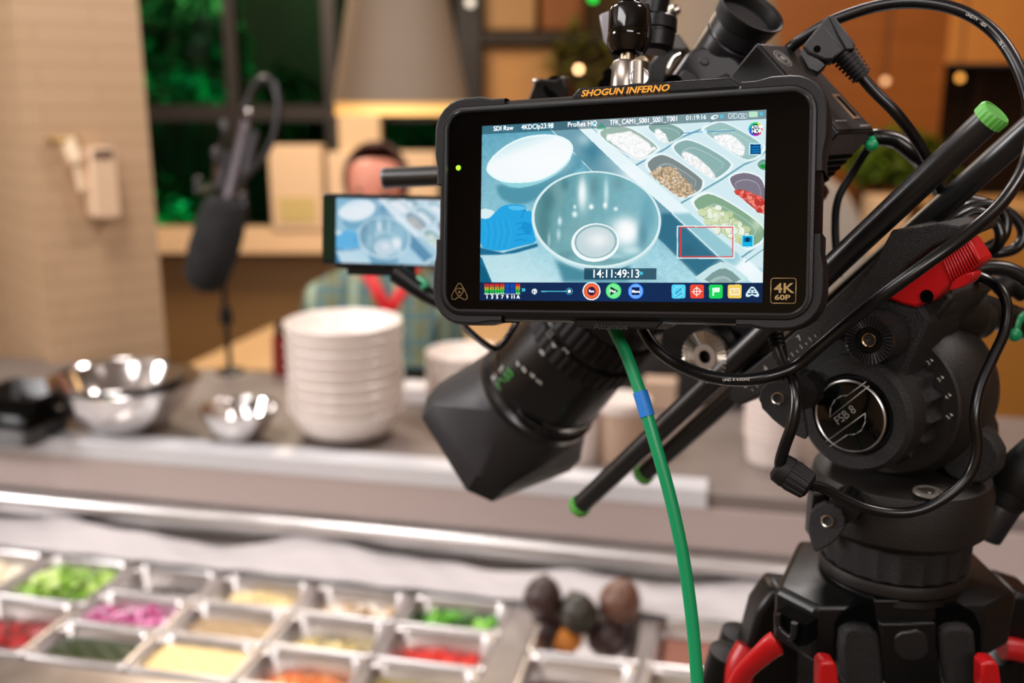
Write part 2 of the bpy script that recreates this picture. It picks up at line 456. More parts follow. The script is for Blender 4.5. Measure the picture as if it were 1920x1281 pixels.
# items behind the rods
p = at_y(1680, 300, 4.62)
LEAF3 = mat('yellow_green_leaves', '5c7a12', 0.5, var=0.4, vscale=9)
bush('potted_plant', 'yellow green leafy plant in front of the orange timber wall', p, (.26, .14, .13), 380, LEAF3, 'plant', leaf=.045)
# round-backed grey chair
p = at_y(1622, 430, 3.6); t = thing('lounge_chair', 'grey round-backed chair behind the right edge of the big monitor', 'chair', (p.x, p.y, 0))
GF = mat('grey_fabric', 'a9a29a', .8)
bm = nb(); MM = Matrix.Translation((p.x - .18, p.y, 0))
prism(bm, chaikin([(-.3, .45), (-.3, 1.0), (-.2, p.z + .2), (.12, p.z + .2), (.26, 1.05), (.3, .45)], 3), 0, .09, MM); obj('backrest', bm, GF, t, bevel=.02)
bm = nb(); box(bm, (p.x - .18, p.y - .22, .45), (.6, .5, .1)); obj('seat', bm, GF, t, bevel=.03)
for a in (-.42, .06):
    for b in (-.42, -.02):
        bm = nb(); cyl(bm, (p.x + a, p.y + b, 0), (p.x + a, p.y + b, .42), .015, .02, 10); obj('leg', bm, DW, t)
p = at_y(1672, 368, 4.2); w = at_y(1705, 400, 4.2).x - at_y(1640, 400, 4.2).x
bm = nb(); box(bm, (p.x, 4.26, p.z / 2), (w, .16, p.z)); tag(obj('narrow_cupboard', bm, mat('cream_paint', 'dcbf9c', .6), bevel=.01), 'narrow cream cupboard beyond the rods, beside the grey chair', 'cupboard')
# cabinet at the right
p0 = at_y(1790, 370, 3.9)
t = thing('side_cabinet', 'amber wooden cabinet at the far right beyond the coiled cables', 'cabinet', (p0.x + .5, 4.1, 0))
AM = mat('amber_wood', 'b98038', .5, var=.15, vscale=4, streak=(1, 1, 8))
ztop = at_y(1880, 400, 3.9).z
bm = nb(); box(bm, (p0.x + .5, 4.12, ztop / 2), (.95, .42, ztop)); obj('body', bm, AM, t, bevel=.005)
bm = nb(); box(bm, (p0.x + .5, 4.12, ztop + .015), (1.0, .47, .03)); obj('worktop', bm, mat('tan_top', 'cda56f', .5), t, bevel=.004)
for k in (0, 1):
    bm = nb(); box(bm, (p0.x + .27 + .46 * k, 3.905, ztop / 2), (.43, .02, ztop - .12)); d = obj('door', bm, AM, t, bevel=.003)
    bm = nb(); cyl(bm, (p0.x + .45 + .1 * k, 3.88, ztop * .7), (p0.x + .45 + .1 * k, 3.88, ztop * .7 - .15), .006, n=8); obj('handle', bm, STEEL, d)

# timber table by the window
zt_ = .75
q = [at_z(340, 690, zt_), at_z(530, 600, zt_), at_z(1015, 590, zt_), at_z(1100, 700, zt_)]
t = thing('timber_table', 'light honey-coloured wooden table behind the pass shelf', 'table', (q[0].x + .6, q[0].y + .4, 0))
TB = mat('honey_wood', 'd6b48a', .45, var=.08, vscale=5, streak=(1, 10, 1))
bm = nb(); lo = [bm.verts.new((v.x, v.y, zt_ - .04)) for v in q]; hi = [bm.verts.new((v.x, v.y, zt_)) for v in q]
bm.faces.new(hi); bm.faces.new(lo[::-1])
for i in range(4): bm.faces.new((lo[i], lo[(i + 1) % 4], hi[(i + 1) % 4], hi[i]))
obj('tabletop', bm, TB, t, bevel=.004)
cx_ = sum(v.x for v in q) / 4; cy_ = sum(v.y for v in q) / 4
for v in q:
    bm = nb(); x, y = v.x * .88 + cx_ * .12, v.y * .88 + cy_ * .12; box(bm, (x, y, .355), (.06, .06, .71)); obj('leg', bm, TB, t, bevel=.004)

# paper bags and boxes on the sill
KP = mat('cream_paper', 'e0c4a4', .7, var=.04); KP2 = mat('olive_cream_label', 'c9b57a', .7)
for px0, px1, py0, lb in ((503, 603, 272, 'leftmost cream paper bag on the window sill'), (612, 690, 285, 'cream paper bag on the sill behind the head'), (735, 820, 284, 'cream paper bag on the sill right of the head')):
    a, b = wx(px0, 5.2), wx(px1, 5.2); zt2 = wz(py0, 5.2); zb2 = zs
    t = thing('paper_bag', lb, 'bag', ((a + b) / 2, 5.2, zb2), 'paper bags on the window sill')
    bm = nb(); box(bm, ((a + b) / 2, 5.2, (zt2 + zb2) / 2), (b - a, .13, zt2 - zb2)); obj('bag_body', bm, KP, t, bevel=.008)
    bm = nb(); box(bm, ((a + b) / 2, 5.132, zb2 + (zt2 - zb2) * .25), ((b - a) * .7, .004, (zt2 - zb2) * .3)); obj('bag_label', bm, KP2, t)

# pendant lamps
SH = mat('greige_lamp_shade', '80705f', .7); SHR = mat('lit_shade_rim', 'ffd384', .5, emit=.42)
def pendant(px, py, label, d=3.3):
    c = at(px, py, d); s = d * 1.0 / F_PX
    r0 = 126 * s; r1 = 84 * s; h = 230 * s
    t = thing('pendant_lamp', label, 'lamp', c, 'greige cone pendant lamps')
    bm = nb(); lathe(bm, [(0, r0 - .004), (h, r1 - .004), (h, r1), (0, r0), (0, r0 - .004)], c, (0, 0, 1), 48, caps=(False, False)); obj('shade', bm, SH, t)
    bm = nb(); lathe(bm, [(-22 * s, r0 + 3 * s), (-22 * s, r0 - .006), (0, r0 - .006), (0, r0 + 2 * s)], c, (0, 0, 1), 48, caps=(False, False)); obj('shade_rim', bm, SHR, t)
    bm = nb(); lathe(bm, [(h, .001), (h, r1), (h + .004, r1), (h + .02, .03), (h + .06, .02)], c, (0, 0, 1), 32); obj('cap', bm, SH, t)
    bm = nb(); cyl(bm, c + Vector((0, 0, h + .05)), Vector((c.x, c.y, 3.0)), .004, n=8); obj('cord', bm, BLK, t)
    bm = nb(); ball(bm, c + Vector((0, 0, .12)), .035, sub=2); obj('bulb', bm, mat('warm_bulb', 'ffd59a', .5, emit=6), t)
pendant(752, 192, 'big greige cone pendant lamp left of the monitor')
pendant(1345, 176, 'second greige pendant lamp behind the camera viewfinder', 3.4)

# towel dispenser and cloth on the column
t = thing('towel_dispenser', 'cream paper towel dispenser on the tiled column', 'dispenser', MC @ Vector((.17, 0, 1.5)))
def colpt(px, py, off=0.0):
    x, z = on_plane(px, py, MC, off); return x, z
DSP = mat('cream_plastic', 'd9b999', .45)
xa, za = colpt(150, 275); xb, zb = colpt(212, 405)
bm = nb(); prism(bm, rrect(xa, xb, zb, za, .015), -.07, .0, MC); obj('housing', bm, DSP, t, bevel=.006)
bm = nb(); prism(bm, rrect(xa + .01, xb - .01, zb + (za - zb) * .85, zb + (za - zb) * .97, .004), -.074, -.069, MC); obj('slot', bm, mat('shadow_brown', '6b5242', .6), t)
t = thing('hand_towel', 'cream cloth hanging from a peg on the tiled column', 'towel', MC @ Vector((.05, 0, 1.5)))
x2, z2 = colpt(100, 262); x3, z3 = colpt(150, 340)
bm = nb(); tube(bm, [MC @ Vector(v) for v in ((x2 - .01, .0, z2), (x2, -.04, z2), (x2 + .05, -.05, z2 + .002))], .008, 8); obj('peg', bm, mat('brass', 'a98a50', .4, metal=.7), t)
bm = nb()
tube(bm, [MC @ Vector(v) for v in ((x2 + .02, -.045, z2 + .005), (x2 + .035, -.05, z2 - .05), (x3 - .01, -.04, (z2 + z3) / 2), (x3, -.03, z3 - .02))], .018, 10, flat=.5); obj('cloth', bm, mat('cream_cloth', 'ecd2b0', .9), t)

# ------------------------------------------------------------------ person in plaid behind the pass
HC = at(706, 368, 2.72)
SKIN = mat('skin', 'c98068', .5, var=.06); SKINR = SKIN
t = thing('person', 'person in teal plaid shirt and red lanyard standing behind the pass shelf', 'person', (HC.x, HC.y, 0))
def skin_body(name, verts, edges, radii, m, parent, sub=2, root=0, label=None):
    me = bpy.data.meshes.new(name); M = FR[parent.name].inverted()
    me.from_pydata([M @ Vector(v) for v in verts], edges, [])
    o = bpy.data.objects.new(name, me); COL.objects.link(o); o.parent = parent; FR[o.name] = FR[parent.name]
    sk = o.modifiers.new('skin', 'SKIN'); sk.use_smooth_shade = True
    for i, r in enumerate(radii):
        v = me.skin_vertices[0].data[i]; v.radius = r if isinstance(r, tuple) else (r, r); v.use_root = (i == root)
    ss = o.modifiers.new('sub', 'SUBSURF'); ss.levels = sub; ss.render_levels = sub
    me.materials.append(m); 
    if label: o['label'] = label
    return o
hx, hy, hz = HC
V = [(hx, hy, hz - .60), (hx, hy, hz - .45), (hx, hy, hz - .25), (hx, hy, hz - .16), (hx, hy - .005, hz - .07), (hx, hy - .01, hz - .005), (hx, hy - .005, hz + .065),
     (hx - .150, hy, hz - .300), (hx - .21, hy + .02, hz - .56), (hx - .18, hy - .15, hz - .76), (hx - .13, hy - .22, hz - .78),
     (hx + .150, hy, hz - .300), (hx + .22, hy + .02, hz - .56), (hx + .20, hy - .15, hz - .76), (hx + .13, hy - .22, hz - .78),
     (hx - .10, hy, hz - .74), (hx - .11, hy - .01, .47), (hx - .11, hy + .01, .09), (hx - .11, hy - .12, .04),
     (hx + .10, hy, hz - .74), (hx + .11, hy - .01, .47), (hx + .11, hy + .01, .09), (hx + .11, hy - .12, .04), (hx, hy + .0, hz + .105)]
E_ = [(0, 1), (1, 2), (2, 3), (3, 4), (4, 5), (5, 6), (2, 7), (7, 8), (8, 9), (9, 10), (2, 11), (11, 12), (12, 13), (13, 14), (0, 15), (15, 16), (16, 17), (17, 18), (0, 19), (19, 20), (20, 21), (21, 22), (6, 23)]
RD = [(.155, .11), (.15, .11), (.10, .09), .052, (.056, .066), (.080, .095), (.086, .098), .06, .043, .03, .028, .06, .043, .03, .028, .085, .06, .042, .035, .085, .06, .042, .035, (.060, .072)]
skin_body('body', V, E_, RD, SKIN, t)
# shirt with plaid weave
PL = bpy.data.materials.new('teal_plaid'); PL.use_nodes = True; nt = PL.node_tree; b = nt.nodes['Principled BSDF']; b.inputs['Roughness'].default_value = .85
tc = nt.nodes.new('ShaderNodeTexCoord'); cur = None
base = nt.nodes.new('ShaderNodeRGB'); base.outputs[0].default_value = (*lin('5d6650'), 1); cur = base.outputs[0]
for dirn, sc, colr, th in (('X', 5.2, '2f7184', .48), ('Z', 4.6, '2c6577', .52), ('X', 10.4, '8a8a5c', .78), ('Z', 9.2, '7a7650', .80), ('X', 2.6, 'a0b8a4', .93)):
    w = nt.nodes.new('ShaderNodeTexWave'); w.bands_direction = dirn; w.inputs['Scale'].default_value = sc; w.inputs['Distortion'].default_value = .4
    nt.links.new(tc.outputs['Object'], w.inputs[0])
    g = nt.nodes.new('ShaderNodeMath'); g.operation = 'GREATER_THAN'; g.inputs[1].default_value = th; nt.links.new(w.outputs[1], g.inputs[0])
    g2 = nt.nodes.new('ShaderNodeMath'); g2.operation = 'MULTIPLY'; g2.inputs[1].default_value = .75; nt.links.new(g.outputs[0], g2.inputs[0])
    mx = nt.nodes.new('ShaderNodeMix'); mx.data_type = 'RGBA'; mx.inputs[7].default_value = (*lin(colr), 1)
    nt.links.new(g2.outputs[0], mx.inputs[0]); nt.links.new(cur, mx.inputs[6]); cur = mx.outputs[2]
nt.links.new(cur, b.inputs['Base Color'])
sv = [0, 1, 2, 7, 8, 9, 11, 12, 13]; mp = {k: i for i, k in enumerate(sv)}
Vs = [Vector(V[k]) for k in sv] + [Vector((hx, hy, hz - .165)), Vector((hx, hy, hz - .72))]
Es = [(mp[a], mp[b]) for a, b in E_ if a in mp and b in mp] + [(mp[2], 9), (mp[0], 10)]
Rs = [(.175, .13), (.17, .13), (.115, .11), .08, .06, .045, .085, .06, .045, .065, (.17, .125)]
skin_body('plaid_shirt', Vs, Es, Rs, PL, t, label='teal and olive plaid shirt')
lg = [15, 16, 17, 19, 20, 21]
Vt = [Vector((hx, hy, hz - .68))] + [Vector(V[k]) for k in lg]
skin_body('trousers', Vt, [(0, 1), (1, 2), (2, 3), (0, 4), (4, 5), (5, 6)], [(.16, .12), .10, .075, .06, .10, .075, .06], mat('dark_denim', '232733', .8), t)
for s in (-1, 1):
    bm = nb(); ball(bm, (hx + s * .11, hy - .07, .04), .05, (1, 2.3, .8), 3); obj('shoe', bm, BLKM, t)
bm = nb(); vs = ball(bm, (hx, hy + .012, hz + .045), .098, (.88, 1.06, 1.0), 4)
bmesh.ops.delete(bm, geom=[v for v in bm.verts if (v.co.y < hy - .004 and v.co.z < hz + .134 and not (abs(v.co.x - hx) > .070 and v.co.y > hy - .035)) or v.co.z < hz - .03], context='VERTS')
obj('hair', bm, mat('brown_hair', '4a2e20', .7, bump=.6, bscale=300), t, solid=.012)
bm = nb(); lathe(bm, [(0, .011), (.02, .014), (.035, .004)], (hx, hy - .085, hz - .005), (0, -1, -.5), 12); obj('nose', bm, SKIN, t)
for s in (-1, 1):
    bm = nb(); ball(bm, (hx + s * .082, hy, hz - .01), .02, (.4, .8, 1.4), 2); obj('ear', bm, SKIN, t)
    bm = nb(); ball(bm, (hx + s * .031, hy - .083, hz + .022), .011, (1.1, .6, .7), 2); obj('eye', bm, mat('eye_dark', '2a201c', .3), t)
bm = nb(); ball(bm, (hx, hy - .082, hz - .045), .02, (1.2, .4, .28), 2); obj('mouth', bm, mat('lips', 'a05048', .5), t)
# lanyard, two ribbons meeting in a V
LY = mat('red_lanyard', 'd8141f', .5)
bm = nb()
v0 = at(729, 588, 2.56); v1 = at(686, 505, 2.60); v2 = at(765, 525, 2.60)
for a in (v1, v2):
    d = (v0 - a); n_ = Vector((0, -1, .2)); sd = d.cross(n_).normalized() * .015
    for k in (0, 1): pass
    up = a - d * .35 + Vector((0, .09, 0))
    pts = [up, a, v0]
    L = [bm.verts.new(p_ + sd) for p_ in pts]; Rr = [bm.verts.new(p_ - sd) for p_ in pts]
    for k in (0, 1): bm.faces.new((L[k], L[k + 1], Rr[k + 1], Rr[k]))
obj('lanyard', bm, LY, t, solid=.003, label='red lanyard')
# ------------------------------------------------------------------ prep counter and pass shelf
cyw, syw = math.cos(R(-12.2)), math.sin(R(-12.2))
CT = Matrix(((cyw, -syw, 0, -.373), (syw, cyw, 0, 1.543), (0, 0, 1, 0), (0, 0, 0, 1)))
ZP = .916
def cpos(px, py, z):
    "point of height z seen at pixel, in counter coordinates"
    return CT.inverted() @ at_z(px, py, z)
def slot(u, v): return ((u - 3.5) * .181, -(v - 1) * .1095)
GREYC = mat('grey_stone_counter', '7a6f69', .42, var=.05, vscale=10)
t = thing('prep_counter', 'stainless steel prep counter holding the food pans', 'counter', CT @ Vector((0, -.1, 0)))
bm = nb(); box(bm, (0.3, -.09, .405), (4.0, .62, .81), CT); obj('cabinet', bm, STEELM, t, bevel=.004)
bm = nb(); box(bm, (0.3, -.305, .905), (4.0, .165, .018), CT); obj('front_ledge', bm, STEELM, t, bevel=.006)
bm = nb(); box(bm, (0.3, -.395, .85), (4.0, .012, .12), CT); obj('lower_panel', bm, STEELM, t)
bm = nb(); box(bm, (0.3, .185, .905), (4.0, .135, .018), CT); obj('rear_ledge', bm, STEELM, t, bevel=.003)
bm = nb(); box(bm, (0.3, .268, .946), (4.0, .010, .076), CT); obj('rear_panel', bm, STEELM, t)
bm = nb(); cyl(bm, CT @ Vector((-1.7, .235, .962)), CT @ Vector((.86, .235, .962)), .017, n=24); obj('rail', bm, STEELM, t)
for u in (5.64,):
    bm = nb(); x, _ = slot(u, 0); box(bm, (x, -.055, ZP - .004), (.052, .33, .010), CT); box(bm, (slot(6.80, 0)[0], -.055, ZP - .005), (.012, .33, .008), CT); obj('divider_bar', bm, STEELM, t, bevel=.002)
# crumpled cling film lying over the back edge
FILM = mat('white_film', 'bfb9b9', .5, var=.03)
bm = nb(); nx, ny = 150, 14; g = []
rnd = random.Random(3); ph = [rnd.uniform(0, 6) for _ in range(8)]
for j in range(ny + 1):
    row = []
    for i in range(nx + 1):
        x = -1.6 + 2.45 * i / nx; v = j / ny
        edge = .205 + .02 * math.sin(x * 9 + ph[0]) + .012 * math.sin(x * 23 + ph[1])
        y = .106 + (edge - .106) * v
        z = ZP + .004 + .012 * v + .008 * v * math.sin(x * 14 + ph[2]) + .0012 * math.sin(x * 60 + v * 9 + ph[3]) + .001 * math.sin(x * 37 - v * 14)
        row.append(bm.verts.new(CT @ Vector((x, y, z + .004))))
    g.append(row)
for j in range(ny):
    for i in range(nx): bm.faces.new((g[j][i], g[j][i+1], g[j+1][i+1], g[j+1][i]))
tag(obj('cling_film', bm, FILM, solid=.0008), 'crumpled white film laid along the back of the food pans', 'film')

# pass shelf: grey slab with pale metal edge trim
t = thing('pass_shelf', 'grey raised pass shelf above the food pans with white metal edge', 'shelf', CT @ Vector((0, .5, 0)))
ZL = 1.09
ZL_B = .84
bm = nb(); box(bm, (.7, (.257 + ZL_B) / 2, ZL - .053), (4.2, ZL_B - .257, .104), CT); obj('slab', bm, GREYC, t, bevel=.003)
bm = nb(); box(bm, (.7, .2545, ZL - .068), (4.2, .006, .078), CT); obj('lit_front_face', bm, mat('pink_grey_lit_face', 'b3a39e', .45), t, bevel=.001)  # paler than the slab: brighter light on the face put into its colour
bm = nb(); box(bm, (.7, (.32 + ZL_B) / 2, (ZL - .107) / 2), (4.2, ZL_B - .33, ZL - .107), CT); obj('base_cabinet', bm, mat('dark_grey_metal', '4a4644', .5), t)
WT = mat('white_aluminium', 'd6d6d9', .35, metal=.2)
bm = nb(); box(bm, (-.5, .280, ZL + .003), (2.36, .058, .006), CT); box(bm, (-.5, .2525, ZL - .012), (2.36, .007, .036), CT)
obj('edge_trim', bm, WT, t, bevel=.002)

# food pans
def pan(name, label, u0, v0, w, d, depth, group='steel food pans in the prep counter', m=STEELM):
    "w across the row, d deep, centred on slot (u0, v0..)"
    x, y = slot(u0, v0)
    t = thing(name, label, 'food pan', CT @ Vector((x, y, ZP - depth)), group)
    def L(wx_, dy_, r, z): return [CT @ Vector((x + a, y + b, z)) for a, b in rrect(-wx_ / 2, wx_ / 2, -dy_ / 2, dy_ / 2, r, 5)]
    bm = nb()
    loft(bm, [L(w, d, .010, ZP - .006), L(w, d, .010, ZP - .001), L(w - .004, d - .004, .010, ZP + .001), L(w - .018, d - .018, .018, ZP + .0008), L(w - .024, d - .024, .02, ZP - .004),
              L(w - .032, d - .032, .02, ZP - .03), L(w - .034, d - .034, .02, ZP - .032), L(w - .046, d - .046, .022, ZP - depth + .006), L(w - .056, d - .056, .02, ZP - depth + .002)], cap0=False)
    bm2 = obj('pan_shell', bm, m, t, angle=50)
    return t, x, y
FOODS = {}
def chunks(name, label, cat, x, y, w, d, zb, zt, n, kind, cols, size, seed=0, mound=.6, rough=.45):
    rnd = random.Random(seed); bm = nb()
    tmpl = {}
    for i in range(n):
        px_, py_ = rnd.uniform(-.5, .5) * w, rnd.uniform(-.5, .5) * d
        e = max(0, 1 - (2 * px_ / w) ** 2) * max(0, 1 - (2 * py_ / d) ** 2)
        z = zb + (zt - zb) * (mound * e ** .5 + (1 - mound)) * rnd.uniform(.75, 1.0)
        s = size * rnd.uniform(.7, 1.3)
        Q = Matrix.Translation(CT @ Vector((x + px_, y + py_, z))) @ Matrix.Rotation(rnd.uniform(0, 6.3), 4, 'Z') @ Matrix.Rotation(rnd.uniform(-.9, .9), 4, 'X') @ Matrix.Rotation(rnd.uniform(-.9, .9), 4, 'Y')
        f0 = len(bm.faces)
        if kind == 'leaf':
            pts = [(a * s + 0, b * s, .25 * s * math.sin(a * 4 + i) + rnd.uniform(-.1, .1) * s) for a, b in ((-1, -.5), (-.3, -.8), (.5, -.6), (1, .1), (.4, .7), (-.4, .8), (-1, .3))]
            c0 = bm.verts.new(Q @ Vector((0, 0, .35 * s))); vs = [bm.verts.new(Q @ Vector(p_)) for p_ in pts]
            for k in range(7): bm.faces.new((vs[k], vs[(k + 1) % 7], c0))
        elif kind == 'cube':
            box(bm, (0, 0, 0), (s * 1.4, s, s * .9), Q)
        elif kind == 'ring':
            k0 = 9; a0 = [bm.verts.new(Q @ Vector((s * math.cos(k * .5), s * math.sin(k * .5), 0))) for k in range(k0)]
            a1 = [bm.verts.new(Q @ Vector((s * .86 * math.cos(k * .5), s * .86 * math.sin(k * .5), s * .22))) for k in range(k0)]
            for k in range(k0 - 1): bm.faces.new((a0[k], a0[k+1], a1[k+1], a1[k]))
        elif kind == 'blob':
            ret = bmesh.ops.create_icosphere(bm, subdivisions=1, radius=s, matrix=Q @ Matrix.Diagonal((1.2, .9, .7, 1)))
            for v in ret['verts']: v.co += Vector((rnd.uniform(-1, 1), rnd.uniform(-1, 1), rnd.uniform(-1, 1))) * s * .15
        bm.faces.ensure_lookup_table()
        mi = rnd.randrange(len(cols))
        for f in bm.faces[f0:]: f.material_index = mi
    # bed below the pieces
    nb0 = len(bm.faces)
    loft(bm, [[CT @ Vector((x + a, y + b, zb - .004)) for a, b in rrect(-w / 2, w / 2, -d / 2, d / 2, .012, 4)],
              [CT @ Vector((x + a, y + b, zb + (zt - zb) * (1 - mound) * .8)) for a, b in rrect(-w / 2, w / 2, -d / 2, d / 2, .012, 4)],
              [CT @ Vector((x + a, y + b, zb + (zt - zb) * .75)) for a, b in rrect(-w / 4, w / 4, -d / 4, d / 4, .008, 4)]])
    o = obj(name, bm, None, origin=CT @ Vector((x, y, zb)), solid=0)
    for k, c in enumerate(cols): o.data.materials.append(mat(name + '_tone_' + 'abcdef'[k], c, rough))
    tag(o, label, cat, kind='stuff'); return o
def fluid(name, label, x, y, w, d, z, c, rough=.3, wob=.0008):
    bm = nb(); n = 20; g = []
    for j in range(n + 1):
        g.append([bm.verts.new(CT @ Vector((x - w / 2 + w * i / n, y - d / 2 + d * j / n, z + wob * math.sin(i * 1.1 + j * .7) + wob * .7 * math.sin(j * 1.7 - i * .5)))) for i in range(n + 1)])
    for j in range(n):
        for i in range(n): bm.faces.new((g[j][i], g[j][i+1], g[j+1][i+1], g[j+1][i]))
    o = obj(name, bm, mat(name + '_surface', c, rough, var=.06, vscale=40), origin=CT @ Vector((x, y, z - .01)), solid=.012)
    tag(o, label, 'food', kind='stuff'); return o
W9, D9, DP = .1800, .1085, .098
W6, D6 = .180, .163
G = 'steel food pans in the prep counter'
spec9 = [  # u, row, label, food
 (2, 0, 'ninth-size pan of dark olives behind the purple onions', ('chunks', 'black_olives', 'dark reddish olives in the pan right of the lettuce', 'blob', ('2b1a1e', '3a2428', '4a2c30'), .009, .4, 60)),
 (2, 1, 'pan of sliced purple onion', ('chunks', 'red_onion', 'sliced purple red onion in its steel pan', 'ring', ('c43f86', 'e48fbd', 'b02b70', 'f0c0da'), .022, .85, 170)),
 (2, 2, 'pan of dark green filling at the front left', ('fluid', 'green_sauce', 'dark green sauce low in the pan in front of the onion', '2c381c', .7)),
 (3, 0, 'pan of grated cheese beside the dark olives', ('chunks', 'grated_cheese', 'pale yellow grated cheese in the back row', 'cube', ('efd9a0', 'f3e2b5', 'e2c888'), .006, .95, 500)),
 (3, 1, 'nearly empty brown pan between cheese and cream sauce', ('fluid', 'brown_pan_fill', 'added tan brown sheet in the empty pan behind the cream sauce', 'a58a66', .62)),  # added sheet gives the empty pan its brown inside
 (3, 2, 'pan of cream coloured sauce in the front row', ('fluid', 'cream_sauce', 'pale yellow creamy sauce in the front row', 'f3d595', .86)),
 (4, 0, 'pan of sliced mushrooms in the back row', ('chunks', 'sliced_mushrooms', 'cream and brown sliced mushrooms in the back row', 'blob', ('e5d8c4', 'c9a982', '94734f', 'efe6d8'), .013, .75, 70)),
 (4, 1, 'pan of pale noodles behind the carrots', ('chunks', 'pale_noodles', 'pale yellow chopped noodles behind the orange carrots', 'cube', ('e6d79c', 'd6c07a', '8f8266'), .010, .6, 120)),
 (4, 2, 'pan of orange carrots at the front', ('chunks', 'diced_carrot', 'diced orange carrot in the front row', 'cube', ('d97a3e', 'c85f2b', 'e89a5a'), .010, .7, 150)),
 (5, 0, 'pan of sliced green peppers left of the avocados', ('chunks', 'green_pepper', 'sliced bright green pepper left of the avocados', 'leaf', ('5fae2c', '3f8a22', '8fd04a', '2f5f1c'), .017, .85, 90)),
 (5, 1, 'pan of chopped tomato in front of the green peppers', ('chunks', 'chopped_tomato', 'chopped red tomato in front of the green peppers', 'cube', ('d8281c', 'b81f18', 'e8452c'), .012, .62, 110)),
 (5, 2, 'olive coloured pan in front of the tomato', ('fluid', 'olive_relish', 'olive brown relish in the pan in front of the tomato', '8a7c48', .62)),
]
for u, row, lb, f in spec9:
    _, x, y = pan('food_pan', lb, u, row + .5, W9, D9, DP)
    fl = lambda k: ZP - DP + .022 + (.35 + .65 * k) * (DP - .030)
    if f[0] == 'fluid':
        k = f[4]; sh = .034 + .014 * (1 - k)
        fluid(f[1], f[2], x, y, W9 - sh, D9 - sh, fl(k), f[3])
    else:
        chunks(f[1], f[2], 'food', x, y, W9 - .06, D9 - .06, fl(.1), fl(f[6]), f[7], f[3], f[4], f[5], seed=u * 7 + row)
spec6 = [
 (1, .75, 'large pan of chopped lettuce', ('chunks', 'chopped_lettuce', 'bright green chopped lettuce in the large pan at the left', 'leaf', ('8cbb3a', 'b4d468', '6b9a2c', 'd4e69a'), .022, 1.0, 170)),
 (1, 2.25, 'large dark red pan in front of the lettuce', ('chunks', 'pepper_strips', 'red pepper strips low in the pan in front of the lettuce', 'cube', ('b5211f', '8f1a1a', '70201c'), .016, .4, 80)),
 (0, .75, 'large pan of pale slaw at the left edge', ('chunks', 'pale_slaw', 'cream white slaw in the pan at the left picture edge', 'blob', ('eadfc4', 'f3ecd8', 'd8c8a0'), .010, .95, 160)),
 (0, 2.25, 'large pan at the left edge in the front row', ('fluid', 'red_sauce', 'dark red sauce in the pan at the left picture edge', '6f1f1c', .5)),
 (6.28, .62, 'large pan holding the avocados', None),
 (6.28, 2.12, 'large pan in front of the avocados', ('fluid', 'dark_brown_pan_fill', 'added dark brown sheet low in the empty pan in front of the avocados', '584238', .3)),  # no food here, an added sheet darkens the empty pan
 (7.32, .62, 'large empty brown pan right of the avocados', ('fluid', 'pinkish_pan_fill', 'added pinkish brown sheet in the empty pan right of the avocados', '9a6656', .35)),  # added sheet carries the pinkish brown tone of an empty pan
 (7.32, 2.12, 'large pan of green herbs at the front right of the food pans', ('fluid', 'herb_oil', 'green herb oil in the front pan beside the green cable', '7c8a52', .6)),
]
for u, v, lb, f in spec6:
    _, x, y = pan('food_pan', lb, u, v, W6, D6, DP)
    fl = lambda k: ZP - DP + .022 + (.35 + .65 * k) * (DP - .030)
    if not f: continue
    if f[0] == 'fluid':
        k = f[4]; sh = .034 + .014 * (1 - k); fluid(f[1], f[2], x, y, W6 - sh, D6 - sh, fl(k), f[3])
    else:
        chunks(f[1], f[2], 'food', x, y, W6 - .06, D6 - .06, fl(.1), fl(f[6]), f[7], f[3], f[4], f[5], seed=int(u * 9 + v), mound=.4)
# avocados
AV = mat('avocado_skin', '3a2622', .38, bump=1.0, bscale=220, var=.35, vscale=18)
AV2 = mat('green_avocado_skin', '343026', .36, bump=1.0, bscale=220, var=.3, vscale=18)
AV3 = mat('brown_avocado_skin', '6b4a3a', .35, bump=1.0, bscale=220, var=.25, vscale=18)
for px, py, z, rr, tilt, m, lb in ((1018, 1122, .965, .033, .1, AV, 'dark avocado at the back left of the pile'),
        (1085, 1152, .945, .033, -.3, AV2, 'green black avocado in the middle of the pile'),
        (1162, 1130, .955, .036, .3, AV3, 'brown avocado at the back right of the pile'),
        (1022, 1182, .895, .032, .5, AV, 'shaded avocado low at the front left of the pile'),
        (1138, 1195, .895, .034, .2, AV, 'purple brown avocado at the front right of the pile')):
    p = at_z(px, py, z); t = thing('avocado', lb, 'avocado', p - Vector((0, 0, rr)), 'avocados piled in the large pan')
    bm = nb(); lathe(bm, [(-rr * 1.02, .001), (-rr * .9, rr * .45), (-rr * .6, rr * .82), (-rr * .1, rr), (rr * .35, rr * .93), (rr * .75, rr * .70), (rr * 1.02, rr * .42), (rr * 1.14, rr * .16), (rr * 1.16, .001)], p, (math.sin(tilt), .2, math.cos(tilt)), 28)
    obj('flesh_body', bm, m, t, angle=80)
    bm = nb(); a = Vector((math.sin(tilt), .2, math.cos(tilt))).normalized(); cyl(bm, p + a * rr * 1.14, p + a * rr * 1.24, .004, .003, 8); obj('stem', bm, mat('brown_stem', '3c2b1c', .8), t)
p = at_z(1062, 1200, .885); bm = nb(); ball(bm, p, .026, (1, 1, .85), 3); tag(obj('cut_papaya', bm, mat('orange_flesh', 'e08a34', .5)), 'small orange fruit piece between the front avocados', 'fruit')

